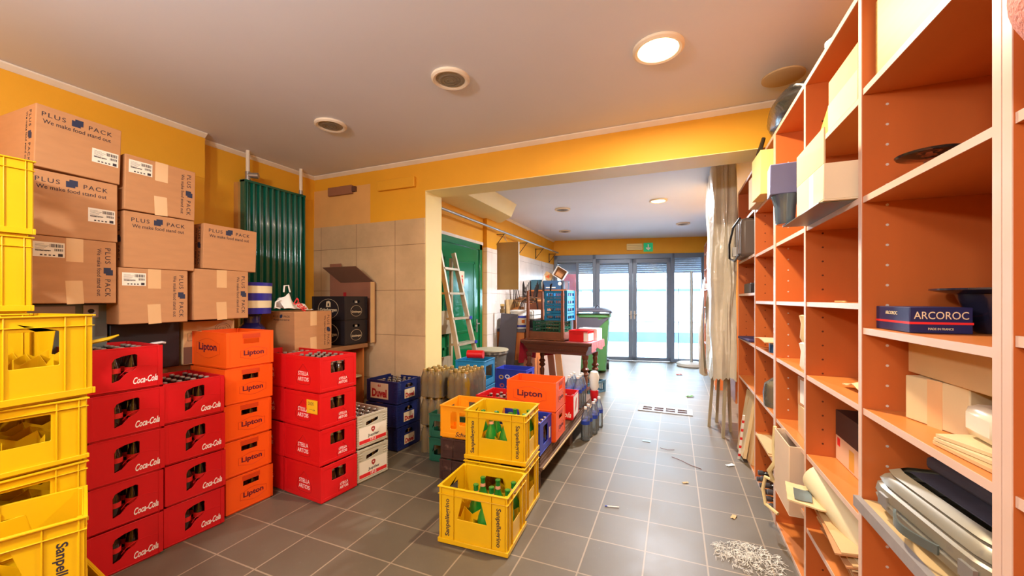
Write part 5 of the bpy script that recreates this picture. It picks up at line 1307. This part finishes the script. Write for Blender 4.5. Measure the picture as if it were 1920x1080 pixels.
# bay B2 (1.627..2.190)
ob = plainbox('open_carton', 'yellowish carton with raised flap on the upper shelf of the second bay', (.69, 1.80, 2.023), .24, .28, .11, CARDY, R(0), open_top=True)
b = MB(); b.box(-.118,-.114,-.135,.135,.11,.20); b.build('carton_flap', CARDL, ob); b = MB(); b.add([(-.118,.14,.11),(-.118,.14,0),(-.118,.30,.0),(-.112,.14,.11),(-.112,.14,0),(-.112,.30,.0)], [(0,1,2),(5,4,3),(0,3,4,1),(1,4,5,2),(2,5,3,0)]); b.build('side_flap', mat('amber_card', (226,164,56), .7), ob)
bb_ = plainbox('open_carton', 'big cream open carton jutting out of the second bay', (.64, 1.815, 1.694), .33, .32, .13, mat('beige_card', (226,206,172), .75, var=.04), R(0), open_top=True)
b = MB(); b.box(-.165,-.160,-.16,.16,.13,.255); b.build('raised_flap', CARDY, bb_)
plate(bb_, FM('-x', .33, .32, .0, .03, .065), PAPERW, .05, .12, 'tape_strip', label='pale tape strip')
b = MB(); b.box(.02,.20,-.10,.10,.02,.2)
bnd = thing('ring_binder', 'grey-blue binder standing on a dark vase at the edge of the third bay', 'binder', (.462, 2.115, 1.826), R(-5))
b = MB(); b.box(-.06,.09,-.05,.055,0,.135); b.build('binder_cover', mat('grey_blue_cover', (112,112,150), .4), bnd, bevel=.004); b = MB(); b.box(-.0612,-.0598,-.035,.035,.015,.12); b.build('spine_label', PAPERW, bnd)
vs = MB(); vs.lathe([(.035,0),(.038,.01),(.042,.08),(.05,.115),(.055,.130),(.045,.131)], 24); tag(vs.build('grey_vase', mat('glossy_grey_blue', (92,110,130), .15, .4, coat=.5), None, loc=(.465, 2.115, 1.6945)), 'glossy grey-blue vase carrying the binder', 'vase')
plainbox('thin_tray', 'thin dark tray jutting out under the vase and big carton', (.545, 1.92, 1.6905), .16, .50, .003, GREYM, cat='tray', bevel=0)
pp = MB(); pp.lathe([(.028,0),(.04,.03),(.03,.07),(.036,.10),(.022,.13),(.05,.15),(.03,.155)], 10); tag(pp.build('crumpled_paper_bag', PAPER, None, loc=(.66,1.71,1.3425)), 'crumpled brown paper bag standing on the eye-level shelf', 'paper bag')
ky = MB(); ky.tube([(0,0,.003),(.02,.05,.003),(.0,.10,.003)], .003, 6); ky.lathe([(.010,0),(.010,.004)], 10); tag(ky.build('small_key', CAPG, None, loc=(.60,1.86,1.343)), 'small brass key on the eye-level shelf', 'key')
fp = MB(); fp.grid(12, 6, lambda u, v: (-.04+.08*v, -.11+.22*u, .006+.028*math.sin(PI*u)*(.6+.4*math.sin(PI*v))+.004*math.sin(u*14)), .004); tag(fp.build('folded_paper', PAPER, None, loc=(.66,1.84,1.006)), 'curled brown paper packet on the shelf of the second bay', 'paper')
cbx2 = plainbox('printed_carton', 'black and beige printed carton with a red square', (.77, 2.03, .641), .20, .30, .11, mat('beige_print_card', (222,186,156), .6), R(0))
b = MB(); b.box(-.10,.10,-.15,.15,.1105,.22); b.build('black_upper_part', mat('charcoal_card', (58,44,44), .5), cbx2)
plate(cbx2, FM('-x', .20, .30, .0, -.115, .085), REDINK, .030, .034, 'red_square'); plate(cbx2, FM('-x', .20, .30, .0, .02, .05), mat('ochre_print', (214,160,70), .6), .05, .08, 'ochre_block')
ro = MB(); ro.cyl((.60,2.13,.56),(.72,1.68,.40),.072,.075,n=24); tag(ro.build('rolled_tube', mat('cream_roll', (224,214,176), .5)), 'thick cream roll lying slanted above the flattened cartons', 'roll')
for k in range(14):
    fx = MB(); fx.box(-.16,.17,-.22,.20,0,.006); o_ = fx.build('flattened_carton', [CARD, CARDL, CARDY][k % 3], None, loc=(.775-.005*k+.012*(k%3), 1.90+.004*k, .330+k*.0105)); o_.rotation_euler = (R(0), R(-4-.3*k), R(3*(k % 4)-6)); tag(o_, 'flattened brown carton in the pile below the cream roll', 'cardboard', 'flattened cartons in the second bay')
px = MB(); px.grid(8, 5, lambda u, v: (-.12+.19*v, -.09+.20*u, .016*noise.noise(Vector((u*3, v*3, 1)))+.02*v), .006); o_ = px.build('torn_carton_end', PAPER, None, loc=(.575, 2.05, .475)); o_.rotation_euler = (0, R(12), R(-10)); tag(o_, 'torn cream carton end with grey label hanging out of the pile', 'cardboard')
lb_ = MB(); lb_.grid(4, 3, lambda u, v: (-.095+.06*v, -.06+.11*u, .004+.016*noise.noise(Vector(((.03+.11*u)/.2*3, (.025+.06*v)/.19*3, 1)))+.006+.02*(.025+.06*v)/.19), .001); lb_.build('grey_label', GREYM, o_)
# bay B3 (2.212..2.775)
for k in range(2):
    b = MB(); b.lathe([(.045,0),(.055,.02),(.05,.09),(.058,.13),(.045,.135)], 9); tag(b.build('wrapped_bundle', PAPER if k else PAPERW, None, loc=(.63, 2.34, 1.006+k*.137), rz=.3+k), 'torn white paper bundle, %s of two, in the third bay' % ['lower', 'upper'][k], 'bundle')
plainbox('brown_carton', 'old brown carton, lower of two in the third bay', (.71, 2.43, .641), .20, .22, .155, CARDL, R(-4))
q_ = plainbox('brown_carton', 'old brown carton with torn white label, upper of two in the third bay', (.71, 2.42, .797), .19, .21, .15, CARD, R(3)); plate(q_, FM('-x', .19, .21, .0, -.03, .075), PAPERW, .07, .12, 'torn_label')
hb_ = plainbox('open_carton', 'upright open beige carton hanging out of the third bay', (.575, 2.42, .30), .12, .30, .34, mat('pinkish_card', (216,190,160), .75, var=.04), R(0), open_top=True)
rp = MB(); rp.tube([(.53,2.63,.63),(.525,2.65,.52),(.53,2.64,.42),(.51,2.67,.36),(.53,2.68,.30)], [.010,.008,.012,.014,.010], 7); tag(rp.build('rope', mat('cream_rope', (226,206,150), .8)), 'thick cream rope dangling from the third bay shelf', 'rope')
rp = MB(); rp.tube([(.545,2.66,.30),(.50,2.72,.30),(.49,2.74,.22),(.50,2.72,.14),(.55,2.66,.12)], .010, 7); tag(rp.build('rope_loop', mat('cream_rope', (226,206,150), .8)), 'loop of cream rope beside the hanging open carton', 'rope')
# bay B4 (2.822..3.415)
cn = thing('blue_tin', 'small blue tin on the fourth bay shelf', 'tin', (.63, 3.02, 1.006)); b = MB(); b.cyl((0,0,0),(0,0,.055),.055,n=24); b.build('tin_body', mat('blue_tin_print', (44,84,130), .3, .4), cn); b = MB(); b.cyl((0,0,.055),(0,0,.060),.056,n=24); b.build('tin_lid', STEEL, cn)
b = MB(); b.grid(10, 4, lambda u, v: (-.06+.10*v, -.16+.36*u, .004+.012*math.sin(PI*u)), .005); tag(b.build('paper_sleeve', PAPER, None, loc=(.60,3.13,1.068)), 'flat tan paper lying over the blue tin', 'paper')
jr2 = thing('wrapped_lantern', 'dark lantern wrapped in clear plastic film in the fourth bay', 'lantern', (.645, 3.08, .641))
b = MB(); b.cyl((0,0,0),(0,0,.03),.085,.08,n=24); b.build('lantern_base', GREYM, jr2); b = MB(); b.lathe([(.07,.03),(.075,.08),(.07,.14),(.05,.16),(.02,.17)], 24); b.build('ribbed_glass', mat('ribbed_smoky_glass', (120,110,90), .15), jr2)
b = MB(); b.lathe([(.09,.005),(.095,.08),(.085,.15),(.05,.18),(.025,.20),(.03,.23),(.006,.26)], 11); b.build('film_wrap', WRAP, jr2)
fl = MB(); fl.box(-.15,.14,-.22,.22,0,.006); fl.box(-.15,.14,-.20,.18,.008,.013); o_ = fl.build('flattened_carton', CARDL, None, loc=(.70,3.12,.362)); tag(o_, 'flat tan cardboard lying on the low shelf of the fourth bay', 'cardboard')
P_BK = bottle([(.03,0),(.036,.01),(.036,.14),(.03,.17),(.014,.20),(.014,.25)], mat('black_wine_glass',(20,18,20),.08,coat=.6), mat('grey_foil',(90,88,92),.4,.4), .017, .03, 'x')
for k, (y, z) in enumerate(((2.88,.06),(2.98,.06),(3.08,.06),(3.18,.06),(3.28,.06),(2.93,.125),(3.03,.125),(3.13,.125),(3.23,.125))):
    P_BK.put((.80, y, z), 0, 'black wine bottle lying on the lowest shelf of the fourth bay', 'black bottles lying in the fourth bay', rot=(0, R(-90), 0))
for k, y in enumerate((3.28, 3.02)):
    plainbox('yellow_carton', ['yellowish carton jutting from the upper fourth bay, left one with tape', 'yellow taped carton in the upper fourth bay, nearer one'][k], (.66-.02*k, y, 2.023), .28, .24, .22+.06*k, [CARDY, mat('yellow_card', (240,206,120), .7, var=.04)][k], R(2))
# bay B5 (3.437..4.245)
su = thing('dark_suitcase', 'dark brown hard suitcase with cable in the fifth bay', 'suitcase', (.665, 3.86, 1.706), R(0))
b = MB(); b.box(-.16,.24,-.19,.20,0,.315); b.build('suitcase_shell', mat('brown_grey_shell', (92,80,74), .45, var=.05), su, bevel=.03)
b = MB(); b.box(-.165,.245,-.01,.01,-.0,.319); b.box(-.165,.245,-.12,-.10,-.0,.319); b.build('shell_ridge', mat('lighter_ridge', (126,112,104), .4), su)
b = MB(); b.tube([(-.17,-.20,.31),(-.20,-.05,.26),(-.21,.12,.14),(-.20,.2,.02),(-.17,.10,-.015),(-.17,-.15,.02)], .009, 8); b.build('black_cable', BLACKP, su)
b = MB(); b.box(-.185,-.16,.09,.15,.03,.11); b.build('grey_clasp', STEEL, su)
plainbox('dark_box', 'small dark plastic box in the fifth bay', (.66, 3.88, 1.406), .16, .34, .085, BLACKP, bevel=.006)
plainbox('folded_cloth', 'folded purple and white cloth on the fifth bay shelf', (.63, 3.84, 1.006), .18, .36, .022, mat('purple_cloth', (66,54,100), .8), R(5), cat='cloth', bevel=.008)
for k in range(3):
    fx = MB(); fx.box(-.012,.012,-.16,.16,0,.42+.06*(2-k)); o_ = fx.build('folded_carton', [CARDY, CARDL, PAPER][k], None, loc=(.565+.03*k-.03, 3.78-.10*k+.1, .024)); o_.rotation_euler = (R(4*k-4), R(9-2*k), R(6*k)); tag(o_, 'folded tan carton leaning out of the fifth bay, %s' % ['front', 'middle', 'rear'][k], 'cardboard')
rt = MB(); rt.box(-.008,.008,-.005,.005,0,.42); rt.m = 1
for k in range(5): rt.box(-.0084,.0084,-.0054,.0054,.03+k*.08,.055+k*.08)
o_ = rt.build('striped_lath', [PAPERW, REDINK], None, loc=(.505,3.80,.0)); o_.rotation_euler = (R(16), R(3), 0); tag(o_, 'red and white striped lath leaning on the folded cartons', 'lath')
# bin bag on the top
bgb = MB()
def bagp(u, v):
    a = 2*PI*u; th = PI*v; r = 1+.18*noise.noise(Vector((math.cos(a)*1.6, math.sin(a)*1.6, v*4)))
    return (.12*math.sin(th)*math.cos(a)*r,   .32*math.cos(th)*r, .085+.085*math.sin(th)*math.sin(a)*r)
bgb.grid(28, 16, bagp); tag(bgb.build('black_bin_bag', BLKBAG, None, loc=(.64, 2.72, TOP+.022)), 'shiny black bin bag lying on top of the bookcase', 'bag')
b = MB(); b.tube([(.545,3.02,2.42),(.53,3.10,2.34),(.545,3.14,2.22),(.54,3.16,2.10)], [.012,.016,.010,.006], 7); tag(b.build('twisted_plastic_strip', BLKBAG), 'twisted dark plastic strip hanging down from the bin bag', 'plastic strip')
wr = plainbox('white_wrapper', 'small white crumpled wrapper on the bookcase top edge', (.60, 1.92, TOP+.0225), .05, .09, .03, PAPERW, .4, cat='wrapper', bevel=.008)
# back-room bookcase items
for k, (y, z, m_, sz) in enumerate(((6.8,1.2,PAPERW,.10),(7.0,1.2,CARDY,.08),(7.4,1.55,PAPER,.08),(6.9,.9,GREYB,.09),(7.9,1.55,WHITE,.09),(8.1,.9,CARDL,.1),(7.5,.5,PAPERW,.08))):
    plainbox('small_packet', 'small packet number %s on the back-room bookcase' % ['one, white', 'two, cream', 'three, tan paper', 'four, grey-blue', 'five, white high up', 'six, tan', 'seven, white low down'][k], (.60, y, z+.001), .10, .14, sz, m_, .2*k, cat='packet')
pc = plainbox('picture_crate', 'grey slatted crate on top of the back-room bookcase', (.62, 7.0, 2.443), .16, .34, .18, mat('greyish_card', (176,168,160), .7), R(5))

# sheeted slab with trestle legs
ss = thing('sheeted_panel_stack', 'tall stack of panels shrouded in dusty clear plastic sheet', 'covered stack', (.46, 4.65, 0))
b = MB(); b.box(-.08,.08,-.36,.36,.68,2.52); b.build('panel_stack', mat('tan_panel_board', (196,178,140), .6, var=.06), ss)
def shf(u, v):
    a = 2*PI*u; ca, sa = math.cos(a), math.sin(a); k = (abs(ca)**5+abs(sa)**5)**(-1/5)
    w = noise.noise(Vector((ca*2.2, sa*2.2, v*5)))*.035+noise.noise(Vector((ca*7, sa*7, v*2)))*.016+noise.noise(Vector((ca*12, sa*12, v*9)))*.006
    fl = 1+.28*max(0, .45-v)**1.2*(1.0 if ca < 0 else .3)
    ex = .12*fl+w; ey = .40+w
    z = .60+2.05*v
    if v < .02: z -= .10*abs(noise.noise(Vector((ca*3, sa*3, 0))))
    return (min(.092, ca*k*ex) if ca > 0 else ca*k*ex, sa*k*ey, z)
b = MB(); b.grid(90, 46, shf); b.build('plastic_sheet', SHEET, ss)
b = MB(); b.grid(20, 24, lambda u, v: (-.15-.10*v*(1-v)-.04*math.sin(u*9)*v, .10+.34*u+.05*v, .62+.95*(1-v)+.03*math.sin(u*7)-.12*v), .002); b.build('loose_sheet_tail', SHEET, ss)
tr_ = thing('wooden_trestle', 'weathered wooden trestle carrying the sheeted panels', 'trestle', (.43, 4.60, 0))
for k, (x0, y0, x1, y1) in enumerate(((.01,-.27,.035,-.24),(-.09,.05,-.05,.02),(.0,.25,.02,.18),(.10,-.05,.08,-.03))):
    q = MB(); bar(q, (x0,y0,0), (x1,y1,.64), .042, .028); q.build('leg', WOODW, tr_)
b = MB(); b.box(-.07,.10,-.30,.34,.64,.672); b.build('trestle_top', WOODW, tr_)
b = MB(); b.box(.10,.118,-.34,.5,.30,.62); tag(b.build('brown_board', ORWOOD, None, loc=(.47,4.85,0)), 'orange-brown board behind the trestle legs', 'board')

for P in (P_COLA,P_TEA,P_LAG,P_PILS,P_ALE,P_ABB,P_WAT,P_WATS,P_BC,P_BB,P_BG,P_SM,P_PET,P_SOD,P_GR,P_SB,P_GB,P_BT,P_FC,P_ORC,P_CH,P_BK,P_BR): P.drop()

# navy tableware carton print (after materials)
text('ARCOROC', ar, FM('-y', AL, AW, .0005, .0, .048), CRM, w=.108, h=.020)
text('MADE IN FRANCE', ar, FM('-y', AL, AW, .0005, .0, .012), CRM, w=.05, h=.006)
text('ARCOROC', ar, FM('-x', AL, AW, .0005, .0, .052), CRM, w=.07, h=.010)
tag(bw.build('dark_bowl', mat('dark_blue_glaze_bowl', (30,30,48), .25, coat=.4), None, loc=(.805, 1.46, 1.264)), 'wide dark bowl standing behind the lettered navy carton', 'bowl')
